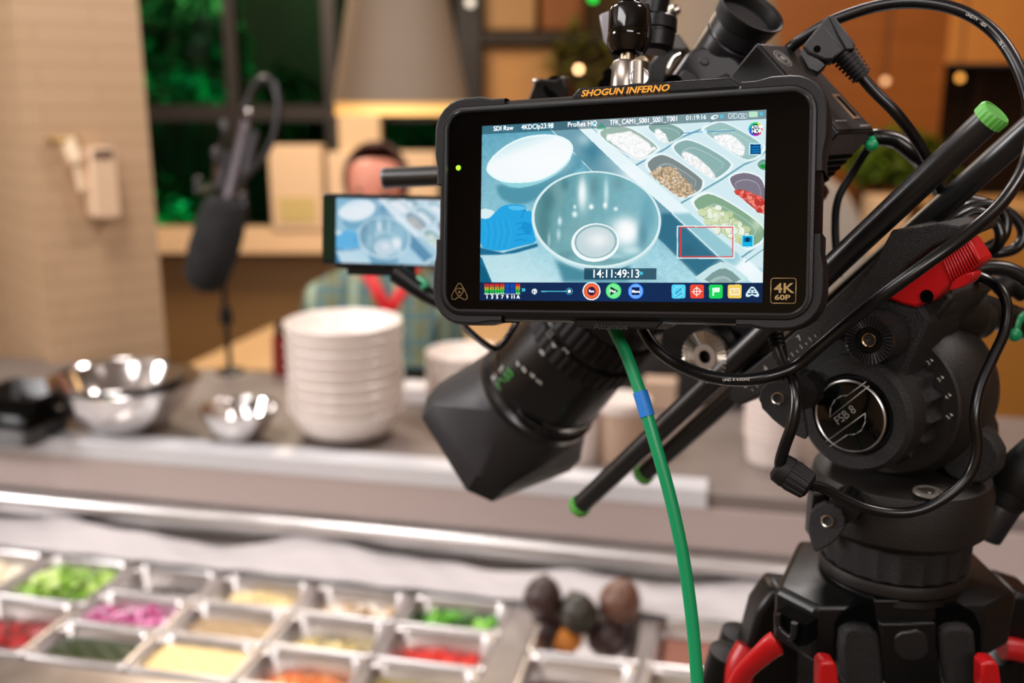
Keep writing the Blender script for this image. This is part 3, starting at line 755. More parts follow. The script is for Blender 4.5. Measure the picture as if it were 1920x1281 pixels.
# ------------------------------------------------------------------ bowls and crockery on the pass shelf
CER = mat('cream_white_ceramic', 'e8ddd5', .28, var=.02)
def bowl(name, label, cat, c, r, h, foot, m, th=.004, group=None, n=56, steep=.6):
    t_ = [(0, .001), (0, foot), (h * .06, foot * 1.04)]
    for k in range(1, 9):
        s = k / 8; t_.append((h * (.06 + .94 * s), foot + (r - foot) * s ** steep))
    t_ += [(h + th * .4, r - th * .5), (h, r - th)]
    for k in range(7, 0, -1):
        s = k / 8; t_.append((h * (.06 + .94 * s) + th * .3, max(.003, foot + (r - foot) * s ** steep - th)))
    t_.append((h * .07, foot * .5)); t_.append((h * .065, .001))
    bm = nb(); lathe(bm, t_, c, (0, 0, 1), n, caps=(False, False)); bmesh.ops.remove_doubles(bm, verts=bm.verts, dist=1e-6)
    return tag(obj(name, bm, m, angle=60, origin=c), label, cat, group)
c = CT @ Vector((cpos(628, 838, ZL).x, .415, ZL))
# eleven stacked bowls: lower ones wider set, top ones nested
zz = ZL + .002; n_b = 9
first = None
ordn = ['bottom bowl of the tall stack, its foot on the pass shelf', 'second bowl from the bottom of the tall stack', 'third bowl from the bottom of the tall stack', 'fourth bowl from the bottom of the tall stack',
        'bowl at the middle of the tall stack', 'fourth bowl from the top of the tall stack', 'third bowl from the top of the tall stack', 'second bowl from the top of the tall stack', 'topmost bowl of the tall stack, its inside showing']
for k in range(n_b):
    if first is None:
        first = bowl('ceramic_bowl', 'cream ceramic bowl, ' + ordn[0], 'bowl', c + Vector((0, 0, .002)), .119, .066, .060, CER, .005, 'cream bowls in the tall stack', steep=.40)
    else:
        o = first.copy(); COL.objects.link(o); o.location = c + Vector((random.uniform(-.002, .002), random.uniform(-.002, .002), .002 + k * .0218)); o['label'] = 'cream ceramic bowl, ' + ordn[k]
        o.scale = (.985 if k in (4, 5, 6) else 1, .985 if k in (4, 5, 6) else 1, 1)
c2 = CT @ Vector((cpos(890, 760, ZL).x, .60, ZL))
o1 = None
for k, lb in enumerate(('bottom', 'second', 'third', 'fourth', 'top')):
    o = first.copy(); COL.objects.link(o); o.location = c2 + Vector((0, 0, .002 + k * .020)); o.scale = (.74, .74, .95)
    o['label'] = 'small cream bowl, %s one of the short stack behind the lens' % lb; o['group'] = 'cream bowls in the short stack'
def shelfpt(px, py, z=ZL): return at_z(px, py, z)
p = shelfpt(250, 800); bowl('mixing_bowl', 'large shiny outer steel mixing bowl at the left of the pass shelf', 'bowl', Vector((p.x, p.y - .015, ZL + .001)), .150, .108, .05, STEELP, .0015, steep=.5)
bowl('mixing_bowl', 'steel mixing bowl nested inside the large one', 'bowl', Vector((p.x - .014, p.y - .021, ZL + .016)), .138, .104, .045, STEELP, .0015, steep=.5)
p = shelfpt(452, 824); bowl('mixing_bowl', 'small steel bowl between the mixing bowls and the bowl stack', 'bowl', Vector((p.x, p.y, ZL + .001)), .078, .068, .03, STEELP, .0012, steep=.5)
# black trays at the left
for k, (pw, lb) in enumerate(((0, 'lower black tray at the left end of the pass shelf'), (1, 'upper black tray at the left end of the pass shelf'))):
    p = shelfpt(10, 832); bm = nb()
    M2 = CT.copy(); q = CT.inverted() @ p
    L = lambda w, d, r, z: [CT @ Vector((q.x + a - .02, q.y + .04 + k * .05 + b, z)) for a, b in rrect(-w / 2, w / 2, -d / 2, d / 2, r, 4)]
    z0 = ZL + .002 + k * .046; w = .22 - k * .06
    loft(bm, [L(w * .85, .12, .02, z0), L(w, .15, .02, z0 + .04), L(w * .97, .145, .02, z0 + .041), L(w * .84, .115, .02, z0 + .006)], cap0=True, cap1=True)
    tag(obj('black_tray', bm, mat('black_tray_plastic', '141210', .3)), lb, 'tray', 'black trays on the pass shelf')
# deli cups at the right
CUP = mat('translucent_white_cup', 'dccfc8', .35)
p = shelfpt(1455, 872)
for k in range(9):
    bm = nb(); zc = ZL + .001 + k * .0145; cc = Vector((p.x, p.y + .03, zc))
    if k == 0:
        lathe(bm, [(0, .001), (0, .048), (.05, .054), (.052, .057), (.056, .057), (.056, .052), (.004, .046), (.003, .001)], cc, (0, 0, 1), 40, caps=(False, False)); cup0 = tag(obj('deli_cup', bm, CUP, origin=cc), '', 'cup', 'white deli cups stacked on the shelf')
        o = cup0
    else:
        bm.free(); o = cup0.copy(); COL.objects.link(o); o.location = cc
    o['label'] = 'white deli cup, ' + ('bottom cup of the stack left of the tripod head', 'second cup from the bottom of the stack', 'third cup from the bottom of the stack', 'fourth cup from the bottom of the stack', 'fifth cup, middle of the stack', 'fourth cup from the top of the stack', 'third cup from the top of the stack', 'second cup from the top of the stack', 'topmost cup of the stack left of the tripod head')[k]
# tan canister and boxes behind the rods
p = shelfpt(1165, 872); t = thing('paper_canister', 'tan paper canister with a white rim behind the lower rods', 'canister', (p.x, p.y + .05, ZL))
bm = nb(); lathe(bm, [(0, .05), (.1, .056)], (p.x, p.y + .05, ZL), (0, 0, 1), 40); obj('body', bm, mat('tan_paper', 'b59a84', .6), t)
bm = nb(); lathe(bm, [(.1, .058), (.118, .058), (.118, .052), (.112, .002)], (p.x, p.y + .05, ZL), (0, 0, 1), 40, caps=(False, True)); obj('rim', bm, CUP, t)
p = shelfpt(1100, 868); bm = nb(); lathe(bm, [(0, .03), (.11, .036), (.11, .033), (.01, .028)], (p.x - .01, p.y + .02, ZL), (0, 0, 1), 32); tag(obj('paper_cup', bm, CUP, origin=(p.x, p.y, ZL)), 'white paper cup between lens hood and tan canister', 'cup')
def sbox(name, label, cat, px, py, w, d, h, m, dy=0.0, bev=.004, z=ZL):
    p = shelfpt(px, py, z); q = CT.inverted() @ p; bm = nb(); box(bm, (q.x, q.y + d / 2 + dy, z + h / 2), (w, d, h), CT); return tag(obj(name, bm, m, bevel=bev), label, cat)
sbox('black_toaster', 'black appliance at the back of the shelf behind the rods', 'appliance', 1235, 745, .26, .14, .13, mat('charcoal_appliance', '1d1b1b', .5))
sbox('small_carton', 'tan carton behind the green cable', 'carton', 1235, 772, .075, .05, .07, mat('tan_paper', 'b59a84', .6), dy=-.0)
sbox('dark_appliance', 'dark appliance behind the steel rosette', 'appliance', 1402, 770, .2, .12, .19, mat('charcoal_appliance', '1d1b1b', .5))
sbox('folded_cloth', 'white folded cloth between the two bowl stacks', 'cloth', 785, 760, .10, .07, .04, mat('white_cloth', 'd8d2d0', .8))
p = shelfpt(835, 820); bm = nb(); lathe(bm, [(0, .012), (.008, .03), (.02, .034), (.022, .001)], (p.x, p.y + .03, ZL + .001), (0, 0, 1), 24); tag(obj('lemon_dish', bm, mat('amber_food', 'd29a45', .5)), 'amber coloured small dish beside the lens hood', 'dish')
p = shelfpt(528, 700); bm = nb(); cyl(bm, (p.x, p.y, ZL), (p.x, p.y, ZL + .10), .022, .018, 20); o = tag(obj('sauce_bottle', bm, mat('red_bottle', '7e2418', .35)), 'small red bottle with a dark top behind the tall bowl stack', 'bottle')
bm = nb(); cyl(bm, (p.x, p.y, ZL + .10), (p.x, p.y, ZL + .135), .012, .009, 16); obj('cap', bm, BLK, o)

# ------------------------------------------------------------------ shotgun microphone on its stand
DM = 2.25
FOAM = mat('black_foam', '0c0b0c', .95, bump=.6, bscale=150)
a = at(378, 548, DM); b = at(428, 372, DM); c = at(470, 195, DM + .03)
t = thing('shotgun_microphone', 'shotgun microphone in a black foam windscreen pointing down at the left', 'microphone', a)
ax = (b - a)
bm = nb(); L_ = ax.length; lathe(bm, [(0, .005), (.008, .03), (.03, .047), (.09, .056), (.15, .055), (L_ - .03, .05), (L_ - .008, .042), (L_, .02)], a, ax, 40); obj('foam_windscreen', bm, FOAM, t, angle=80)
bm = nb(); u_ = (c - b).normalized(); cyl(bm, b - u_ * .01, b + u_ * .20, .013, n=20); obj('microphone_tube', bm, mat('grey_metal_tube', '6a6468', .3, metal=.8), t)
bm = nb(); s_ = Vector((.028, 0, .008)); cyl(bm, b + u_ * .05 + s_, b + u_ * .15 + s_, .012, n=16); cyl(bm, b + u_ * .03 - s_, b + u_ * .12 - s_, .010, n=16); obj('shock_mount', bm, mat('grey_mount', '242226', .35), t)
bm = nb(); tube(bm, [b + u_ * .18, at(462, 200, DM), at(480, 155, DM), at(505, 150, DM), at(522, 185, DM), at(518, 235, DM), at(500, 285, DM), at(470, 320, DM), at(440, 350, DM)], .008, 10); obj('microphone_cable', bm, CABLE, t)
bm = nb(); ball(bm, at(466, 210, DM - .03), .008, sub=2); obj('glint_ball', bm, STEELP, t)  # polished ball placed to give the microphone's bright glint
t = thing('microphone_stand', 'thin black stand with a collar holding the shotgun microphone', 'stand', at_z(432, 698, ZL) + Vector((0, .0, 0)))
p = at_z(432, 698, ZL); top = Vector((p.x - .005, p.y, at_y(425, 330, p.y).z))
bm = nb(); cyl(bm, p, top, .007, n=12); obj('pole', bm, BLK, t)
bm = nb(); cyl(bm, p + (top - p) * .26, p + (top - p) * .34, .018, .014, 16); obj('collar', bm, BLK, t)
bm = nb(); lathe(bm, [(0, .035), (.006, .034), (.014, .012)], p, (0, 0, 1), 24); obj('base', bm, BLK, t)
for k, (px, py) in enumerate(((405, 285), (420, 235), (372, 340), (455, 370))):
    bm = nb(); tube(bm, [top + Vector((0, 0, -.02)), at(px, py + 20, DM), at(px, py, DM)], .006, 8); ball(bm, at(px, py, DM), .011, sub=2); obj('clamp_arm', bm, mat('grey_mount', '242226', .35), t)
# ------------------------------------------------------------------ big field monitor
def rot3(a, b, c):
    return (Matrix.Rotation(R(a), 4, 'Z') @ Matrix.Rotation(R(b), 4, 'X') @ Matrix.Rotation(R(c), 4, 'Y'))
MON = Matrix.Translation(CAM + Vector((.05526545, .53275353, -.05585589))) @ rot3(-21.199, -11.663, -3.542)
SW, SHH = .155, .09733
def ml(px, py, y=0.0): return on_plane(px, py, MON, y)
def mface(px, py, y=-.0004, M=MON):
    "frame for lettering on the plate facing the viewer: x right, y up, z outwards"
    x, z = on_plane(px, py, M, y)
    F = Matrix(((1, 0, 0, x), (0, 0, -1, y), (0, 1, 0, z), (0, 0, 0, 1)))
    return M @ F
mon = thing('field_monitor', 'large black field monitor recorder showing a steel bowl and food pans', 'monitor', M=MON @ Matrix.Translation((0, .02, -.066)))
xl = ml(812, 400)[0] + .003; xr = ml(1541, 380)[0]; zt = ml(1190, 172)[1]; zb = ml(1190, 607)[1]
zt = SHH / 2 + .0143; 
def rr(g, r, k=8): return rrect(xl + g, xr - g, zb + g, zt - g, r, k)
bm = nb()
def ML3(p, y): return MON @ Vector((p[0], y, p[1]))
loops = [[ML3(p, .034) for p in rr(.008, .010)], [ML3(p, .028) for p in rr(.001, .015)], [ML3(p, .004) for p in rr(.0, .016)], [ML3(p, .0005) for p in rr(.0012, .015)],
         [ML3(p, -.0022) for p in rr(.0035, .013)], [ML3(p, -.0024) for p in rr(.0050, .011)], [ML3(p, -.0008) for p in rr(.0066, .009)], [ML3(p, .0006) for p in rr(.0070, .009)]]
loft(bm, loops, True, False)
obj('housing', bm, BLK, mon, angle=30)
bm = nb(); box(bm, ((xl + xr) / 2, .040, 0), ((xr - xl) * .62, .02, .08), MON); obj('rear_battery_plate', bm, BLK, mon, bevel=.003)
bm = nb(); bm.faces.new([bm.verts.new(ML3(p, -.0002)) for p in rr(.0066, .009)]); bm.faces.new([bm.verts.new(ML3(p, .002)) for p in rr(.0066, .009)]); obj('front_glass', bm, GLASS, mon)
# thin bright chamfer round the glass
bm = nb(); loft(bm, [[ML3(p, -.0023) for p in rr(.0052, .0108)], [ML3(p, -.0027) for p in rr(.0057, .0103)], [ML3(p, -.0014) for p in rr(.0064, .0096)]], False, False)
obj('glass_chamfer', bm, mat('satin_black_chamfer', '6a6868', .25, metal=.8), mon)
# rubber corner bumpers
for cxn, czn, sx_, sz_ in ((xl, zt, 1, 1), (xr, zt, -1, 1), (xl, zb, 1, -1), (xr, zb, -1, -1)):
    bm = nb(); o1 = []; i1 = []
    for k in range(15):
        if k < 4: p = (0, -.046 + k * .0085)
        elif k > 10: p = (.018 + (k - 11) * .0075, 0)
        else:
            a = R(180 - 90 * (k - 4) / 6); p = (.0165 + .0165 * math.cos(a), -.0165 + .0165 * math.sin(a))
        g = .0026 if 1 < k < 13 else .0008
        cxx, czz = .0165, -.0165
        dx = p[0] - cxx; dz = p[1] - czz; 
        nx_, nz_ = (-1, 0) if k < 4 else ((0, 1) if k > 10 else (math.cos(a), math.sin(a)))
        o1.append((p[0] + nx_ * g, p[1] + nz_ * g)); i1.append((p[0] - nx_ * .004, p[1] - nz_ * .004))
    pts = o1 + i1[::-1]
    W_ = [(cxn + sx_ * p[0], czn + sz_ * p[1]) for p in pts]
    n_ = len(o1)
    rs = []
    for y, sh in ((-.0018, .0012), (.001, 0), (.026, 0), (.030, .002)):
        L = []
        for k, (p, q) in enumerate(zip(o1, i1)):
            pp = (p[0] + (q[0] - p[0]) * sh / .006, p[1] + (q[1] - p[1]) * sh / .006)
            L.append(bm.verts.new(MON @ Vector((cxn + sx_ * pp[0], y, czn + sz_ * pp[1]))))
        rs.append(L)
    inn = [[bm.verts.new(MON @ Vector((cxn + sx_ * q[0], y, czn + sz_ * q[1]))) for q in i1] for y in (-.0014, .029)]
    for a_, b_ in ((inn[0], rs[0]), (rs[0], rs[1]), (rs[1], rs[2]), (rs[2], rs[3]), (rs[3], inn[1])):
        for k in range(n_ - 1): bm.faces.new((a_[k], a_[k+1], b_[k+1], b_[k]))
    obj('corner_bumper', bm, BLKM, mon, bevel=.0006)
# raised brand strip on top and foot strip below
bm = nb(); x0, x1 = ml(1063, 170)[0], ml(1400, 150)[0]
prism(bm, [(x0, zt - .003), (x0 + .007, zt + .0035), (x1 - .008, zt + .0035), (x1, zt - .003)], .0005, .030, MON)
obj('top_strip', bm, BLK, mon, bevel=.0008)
bm = nb(); x0, x1 = ml(1065, 617)[0], ml(1250, 617)[0]
prism(bm, [(x0, zb + .003), (x0 + .006, zb - .0028), (x1 - .006, zb - .0028), (x1, zb + .003)], .0005, .030, MON)
obj('foot_strip', bm, BLK, mon, bevel=.0008)
text(mon, 'brand_lettering', 'SHOGUN INFERNO', .0047, mface(1089, 181.0, .0002), ORANGE, 'orange SHOGUN INFERNO lettering', shear=.25, fat=.00014, sx=1.17)
text(mon, 'maker_lettering', 'Atomos', .0042, mface(1112, 617, .0002), mat('dark_embossed', '1f1f20', .35), 'black embossed Atomos lettering', fat=.0001, sx=1.4)
# gold prints on the glass
def strokes(bm, polys, w, M, y=-.0004, closed=True):
    for P in polys:
        P = [Vector((p[0], p[1])) for p in P]; n = len(P)
        rng = range(n if closed else n - 1)
        for i in rng:
            a, b = P[i], P[(i + 1) % n]; d = (b - a)
            if d.length < 1e-9: continue
            s = Vector((-d.y, d.x)).normalized() * w / 2; e = d.normalized() * w * .3
            bm.faces.new([bm.verts.new(M @ Vector((q.x, y, q.y))) for q in (a - e + s, b + e + s, b + e - s, a - e - s)])
def petals(cx, cz, s):
    out = []
    for k in range(3):
        a0 = R(90 + 120 * k)
        P = [( -.50, -.52), (-.36, -.05), (-.16, .42), (0, .62), (.16, .42), (.36, -.05), (.50, -.52), (.30, -.62), (0, -.42), (-.3, -.62)]
        P = chaikin(P, 2)
        out.append([(cx + s * (x * math.cos(a0 - R(90)) - z * math.sin(a0 - R(90))), cz + s * (x * math.sin(a0 - R(90)) + z * math.cos(a0 - R(90)))) for x, z in P])
    return out
cx_, cz_ = ml(862, 547)
bm = nb()
s = .0056
tri = chaikin([(0, 1.0), (-.45, .35), (-.98, -.62), (-.55, -.88), (0, -.45), (.55, -.88), (.98, -.62), (.45, .35)], 2)
pp = [[(cx_ + s * x, cz_ + s * z) for x, z in tri]]
for k in range(3):
    a = R(120 * k); q = chaikin([(-.62, .28), (0, .55), (.62, .28), (.35, -.25), (0, -.55), (-.35, -.25)], 2)
    if k == 0: pp.append([(cx_ + s * x * .8, cz_ + s * (z * .8 - .05)) for x, z in q])
pp.append([(cx_ + s * .1 * math.cos(i * .8), cz_ + s * (.1 * math.sin(i * .8) - .05)) for i in range(8)])
strokes(bm, pp, .00028, MON); obj('gold_emblem', bm, GOLD, mon, label='gold rounded triangle emblem', solid=.0001)
xa, za = ml(1446, 522); xb, zb_ = ml(1492, 569)
bm = nb(); strokes(bm, [rrect(xa, xb, zb_, za, .0012, 4)], .00035, MON); obj('gold_badge_outline', bm, GOLD, mon, solid=.0001)
text(mon, 'badge_lettering', '4K', .0070, mface(1451, 549), GOLD, 'gold 4K lettering', fat=.0001, sx=1.2)
text(mon, 'badge_lettering', '60P', .0035, mface(1452, 562), GOLD, 'gold 60P lettering', fat=.0001, sx=1.45)
bm = nb(); x, z = ml(860, 315); lathe(bm, [(0, .0015), (.0004, .0014), (.0005, .0001)], MON @ Vector((x, -.0003, z)), MON.to_3x3() @ Vector((0, -1, 0)), 20); obj('status_led', bm, mat('green_led', '9be22a', .4, emit=1.0), mon, label='lit yellow green status light')

# ---- the picture on the display, worked out as a fine colour grid on the panel
NX, NY = 800, 502
def lin_np(a): return np.where(a <= .04045, a / 12.92, ((a + .055) / 1.055) ** 2.4)
us = (np.arange(NX) + .5) / NX; vs = (np.arange(NY) + .5) / NY
U, Vv = np.meshgrid(us, vs)
qs = [(905, 237), (1437, 206), (1430, 568), (900, 563)]
A_ = []; B_ = []
for (u, v), (x, y) in zip(((0, 0), (1, 0), (1, 1), (0, 1)), qs):
    A_ += [[u, v, 1, 0, 0, 0, -u * x, -v * x], [0, 0, 0, u, v, 1, -u * y, -v * y]]; B_ += [x, y]
Hm = np.append(np.linalg.solve(np.array(A_), np.array(B_)), 1).reshape(3, 3)
den = Hm[2, 0] * U + Hm[2, 1] * Vv + 1
PX = (Hm[0, 0] * U + Hm[0, 1] * Vv + Hm[0, 2]) / den; PY = (Hm[1, 0] * U + Hm[1, 1] * Vv + Hm[1, 2]) / den
img = np.zeros((NY, NX, 3))
def hx(c): return np.array([int(c[i:i+2], 16) / 255 for i in (0, 2, 4)])
K = 280 / 1793
def zA(P): return [(900 + K * x, 200 + K * y) for x, y in P]
def zB(P): return [(1160 + K * x, 200 + K * y) for x, y in P]
def zC(P): return [(900 + K * x, 400 + K * y) for x, y in P]
def zD(P): return [(1160 + K * x, 400 + K * y) for x, y in P]
def pip(P, X, Y):
    bx = [p[0] for p in P]; by = [p[1] for p in P]; n = len(P)
    box_ = (X >= min(bx)) & (X <= max(bx)) & (Y >= min(by)) & (Y <= max(by))
    full = np.zeros(X.shape, bool); X = X[box_]; Y = Y[box_]; ins = np.zeros(X.shape, bool)
    for i in range(n):
        x0, y0 = P[i]; x1, y1 = P[(i + 1) % n]
        if y0 == y1: continue
        c = (y0 > Y) != (y1 > Y); ins ^= c & (X < (x1 - x0) * (Y - y0) / (y1 - y0) + x0)
    full[box_] = ins
    return full
def blur(a, k):
    for _ in range(3):
        for ax in (0, 1):
            p = np.pad(a, [(k, k) if i == ax else (0, 0) for i in range(a.ndim)], mode='edge'); cs = np.cumsum(p, axis=ax)
            n = 2 * k + 1
            if ax == 0: cs = np.vstack([np.zeros((1,) + cs.shape[1:]), cs]); a = (cs[n:] - cs[:-n]) / n
            else: cs = np.concatenate([np.zeros((cs.shape[0], 1) + cs.shape[2:]), cs], axis=1); a = (cs[:, n:] - cs[:, :-n]) / n
    return a
def poly(P, c, sm=0, a=1.0, soft=0):
    global img
    if sm: P = chaikin(P, sm)
    m = pip(P, PX, PY).astype(float) * a
    if soft: m = blur(m, soft)
    m = m[..., None]
    cc = c if isinstance(c, np.ndarray) else hx(c)
    img = img * (1 - m) + cc * m
    return m
def ell(cx, cy, rx, ry, rot=0, n=60):
    r = math.radians(rot); return [(cx + rx * math.cos(t) * math.cos(r) - ry * math.sin(t) * math.sin(r), cy + rx * math.cos(t) * math.sin(r) + ry * math.sin(t) * math.cos(r)) for t in np.linspace(0, 2 * math.pi, n, endpoint=False)]
def glow(cx, cy, rx, ry, c, a=1.0, p=2.0):
    global img
    d = ((PX - cx) / rx) ** 2 + ((PY - cy) / ry) ** 2
    m = (a * np.exp(-d ** (p / 2)))[..., None]; img = img * (1 - m) + hx(c) * m
def line(P, w, c, a=1.0):
    for (x0, y0), (x1, y1) in zip(P, P[1:]):
        dx, dy = x1 - x0, y1 - y0; L = math.hypot(dx, dy) or 1; nx_, ny_ = -dy / L * w / 2, dx / L * w / 2
        poly([(x0 + nx_, y0 + ny_), (x1 + nx_, y1 + ny_), (x1 - nx_, y1 - ny_), (x0 - nx_, y0 - ny_)], c, a=a)
noise = blur(np.random.rand(NY, NX), 1) - .5; noise2 = blur(np.random.rand(NY, NX), 4) - .5
nzx = blur(np.random.rand(NY, NX), 2) - .5
nch = [blur(np.random.rand(NY, NX), 1) - .5 for _ in range(3)]
# steel table
t_ = np.clip((PY - 230) / 300, 0, 1)[..., None]
img = hx('5aa2ba') * (1 - t_) + hx('aedbe6') * t_
img = img + (noise * .22 + noise2 * .5)[..., None]
glow(960, 330, 60, 60, '8fc3d1', .5); glow(940, 500, 70, 60, 'c8e6ec', .7); glow(1000, 545, 60, 40, 'd0eaf0', .7)
poly(zC([(900, 560), (1240, 680), (1793, 560), (1793, 830), (1000, 830), (960, 700)]), '3f8296', soft=5, a=.9)
glow(1190, 530, 60, 16, '7fb0be', .5)
# channel and white strip
seam = zA([(780, 200), (1340, 770)]) + zD([(460, 290), (920, 750)])
poly([seam[0], seam[1], *zD([(460, 290), (850, 690), (920, 750), (1500, 700)]), *zD([(1220, 545), (640, 0)]), *zA([(1800, 800), (1170, 240), (1100, 160)])], '6f9fb0')
glow(1110, 285, 20, 26, '3f7f97', .9); glow(1095, 262, 14, 12, 'a9cdd6', .8); glow(1160, 300, 30, 16, 'a5cad4', .6)
poly(zD([(520, 0), (640, 0), (1200, 530), (1230, 545), (950, 760), (900, 700), (460, 290), (500, 150)]), '35708a', soft=3)
glow(1290, 470, 16, 12, '2f6076', .6)
poly([*zA([(1170, 240), (1260, 150)]), *zB([(200, 700), (740, 1160)]), *zD([(870, 0), (1440, 480), (1760, 740), (1760, 830), (1600, 830), (1220, 545), (640, 0)]), *zA([(1720, 770)])], 'e6f6fa')
poly(zD([(640, 0), (870, 0), (1440, 480), (1500, 560), (1400, 640), (1220, 545)]), '8cc3cf', soft=3, a=.9)
glow(1185, 330, 30, 25, 'f4fbff', .8); glow(1405, 500, 22, 22, 'f6fcff', .9)
line(zA([(1180, 250), (1720, 770)]), 1.3, 'eefaff'); line(zD([(640, 0), (1210, 530)]), 1.6, 'e6f8fc')
line(seam[:2], 1.2, 'd8f0f6'); line(zD([(460, 290), (920, 750)]), 1.3, '9cc8d2')
line(zD([(880, 0), (1450, 470)]), 4.5, 'eefafd')
# pans block
poly([*zA([(1340, 250), (1260, 150)]), *zB([(560, 60), (1790, 0), (1790, 1290)]), *zD([(1790, 700), (1440, 480), (870, 0)]), *zB([(740, 1160), (200, 700), (0, 520)])], 'd3ebf1')
glow(1180, 240, 40, 26, 'eefafd', .6)
line(zA([(1340, 250), (1450, 350), (1793, 620)]), 2.0, '9cc4d0')
for P, w in ((zB([(210, 705), (560, 510), (760, 370), (1010, 265), (1130, 180)]), 3.2), (zB([(750, 1160), (1230, 880), (1500, 700), (1640, 640), (1790, 520)]), 3.4), (zD([(1480, 530), (1760, 330)]), 3.5), (zD([(1520, 590), (1760, 420)]), 2)):
    line(P, w, '6fa6b6')
def tray(P, ci, P2, cc, amp=.0, shade=None):
    global img
    P0 = chaikin(P, 2); cx0 = sum(p[0] for p in P0) / len(P0); cy0 = sum(p[1] for p in P0) / len(P0)
    poly([(cx0 + (x - cx0) * 1.10, cy0 + (y - cy0) * 1.10) for x, y in P0], 'eef9fb', soft=1)
    poly(P0, ci); m = poly([(cx0 + (x - cx0) * .74, cy0 + (y - cy0) * .70 + 2) for x, y in P0], 'dceff0', a=.35)
    poly([(cx0 + (x - cx0) * .70, cy0 + (y - cy0) * .66 + 3) for x, y in P0], ci, a=.9)
    m = poly(chaikin(P2, 1), cc, soft=1)
    if amp: img = img + m * nch[0][..., None] * amp * .55
tray(zB([(-250, 300), (-60, 240), (150, 250), (480, 480), (440, 540), (260, 640), (150, 600), (-150, 420)]), '9fb8ae', zB([(-200, 340), (20, 320), (150, 290), (450, 500), (280, 640), (140, 600)]), 'fbfbfb', .5)
tray(zB([(290, 230), (600, 190), (810, 300), (740, 370), (600, 440), (560, 400)]), '86a9a4', zB([(430, 300), (490, 270), (580, 370), (580, 440), (450, 390)]), 'fafafa', .5)
tray(zB([(990, 280), (1180, 190), (1300, 200), (1740, 450), (1720, 540), (1640, 620), (1500, 650), (1100, 360)]), '9cc2c0', zB([(1120, 390), (1200, 340), (1350, 330), (1520, 480), (1500, 600), (1430, 590)]), 'fafafa', 1.0)
tray(zB([(640, 530), (700, 430), (880, 390), (1350, 660), (1340, 740), (1200, 850), (1120, 870)]), '8bb0ae', zB([(740, 600), (790, 530), (900, 580), (1080, 720), (1180, 850), (1120, 870), (1000, 790)]), 'f7f4f2', .9)
tray(zB([(310, 720), (420, 600), (580, 570), (1000, 860), (1010, 930), (980, 1010), (800, 1090), (700, 1080)]), '7f8a8a', zB([(370, 790), (500, 730), (680, 730), (800, 900), (900, 940), (860, 1000), (960, 1010), (800, 1090), (700, 1080), (480, 900)]), 'c8b093', 3.2)
tray(zB([(1310, 880), (1400, 810), (1560, 790), (1760, 880), (1770, 1300), (1650, 1250), (1500, 1120)]), '7c7484', zB([(1360, 1000), (1500, 1000), (1600, 1040), (1770, 1110), (1770, 1290), (1700, 1280), (1480, 1100)]), 'd9574e', 2.6)
tray(zB([(870, 1190), (960, 1080), (1140, 1030), (1770, 1440), (1740, 1600), (1600, 1690), (1500, 1700)]), '86aa8c', zB([(980, 1250), (1060, 1200), (1200, 1210), (1450, 1380), (1560, 1480), (1500, 1640), (1400, 1640), (1180, 1480), (1060, 1380)]), 'cbd9ae', 1.8)
tray(zB([(1650, 680), (1770, 610), (1790, 770), (1700, 760)]), '6ba090', zB([(1680, 700), (1770, 690), (1780, 750), (1710, 740)]), '2f9a4a', 1)
rl = random.Random(5)
def lumps(P, n, r, cs, dark=None):
    xs = [p[0] for p in P]; ys = [p[1] for p in P]; k = 0
    while k < n:
        x, y = rl.uniform(min(xs), max(xs)), rl.uniform(min(ys), max(ys))
        if not pip(P, np.array([x]), np.array([y]))[0]: continue
        k += 1; rr_ = r * rl.uniform(.6, 1.25); ro = rl.uniform(0, 90)
        if dark: poly(ell(x + .8, y + 1.0, rr_, rr_ * .75, ro, 9), dark, a=.7)
        poly(ell(x, y, rr_, rr_ * .7, ro, 9), rl.choice(cs), a=.95)
lumps(zB([(980, 1230), (1060, 1190), (1200, 1210), (1450, 1380), (1560, 1480), (1500, 1640), (1400, 1640), (1180, 1480), (1060, 1380)]), 34, 8, ['e4ecd0', 'd2dfb4', 'eef4e4', 'c2d3a0', 'f4f8f0'], '7d9668')
lumps(zB([(370, 800), (500, 730), (680, 730), (800, 900), (900, 940), (860, 1000), (800, 1080), (700, 1070), (480, 900)]), 150, 2.6, ['d9c4a8', 'c9ad88', 'e6d6c0', 'b39a78'], '8a7258')
lumps(zB([(1400, 1010), (1500, 1010), (1600, 1050), (1760, 1120), (1770, 1280), (1700, 1270), (1500, 1100)]), 26, 5.5, ['ee6a5c', 'd9483f', 'f59080', 'c83a34'], '8e2c2c')
for P_ in (zB([(760, 600), (800, 550), (900, 590), (1080, 730), (1170, 850), (1110, 860), (1000, 790)]), zB([(1130, 390), (1200, 350), (1350, 340), (1500, 480), (1490, 590)]), zB([(440, 300), (490, 280), (570, 370), (570, 430)]), zB([(-180, 350), (20, 330), (150, 300), (430, 500), (280, 620), (140, 590)])): lumps(P_, 30, 4.2, ['ffffff', 'f6f6f6', 'fbfdfd'], 'd0dcdc')
for k in range(70):
    x_, y_ = rl.uniform(905, 1100), rl.uniform(235, 530); line([(x_, y_), (x_ + rl.uniform(12, 40), y_ - rl.uniform(1, 6))], .6, rl.choice(['8cc4d4', 'c4e4ec', '5a9cb2']), .18)
glow(1420, 420, 10, 12, 'dfeed6', .6); glow(1345, 405, 9, 8, 'eaf2dc', .7)
poly(zD([(820, 840), (1190, 580), (1330, 600), (1640, 840)]), 'c9e6ea', sm=1); poly(zD([(980, 840), (1180, 670), (1320, 660), (1520, 840)]), '7d9c9a', sm=1); poly(zD([(1060, 840), (1180, 760), (1290, 750), (1400, 840)]), 'b4c9c6', sm=1, a=.7)
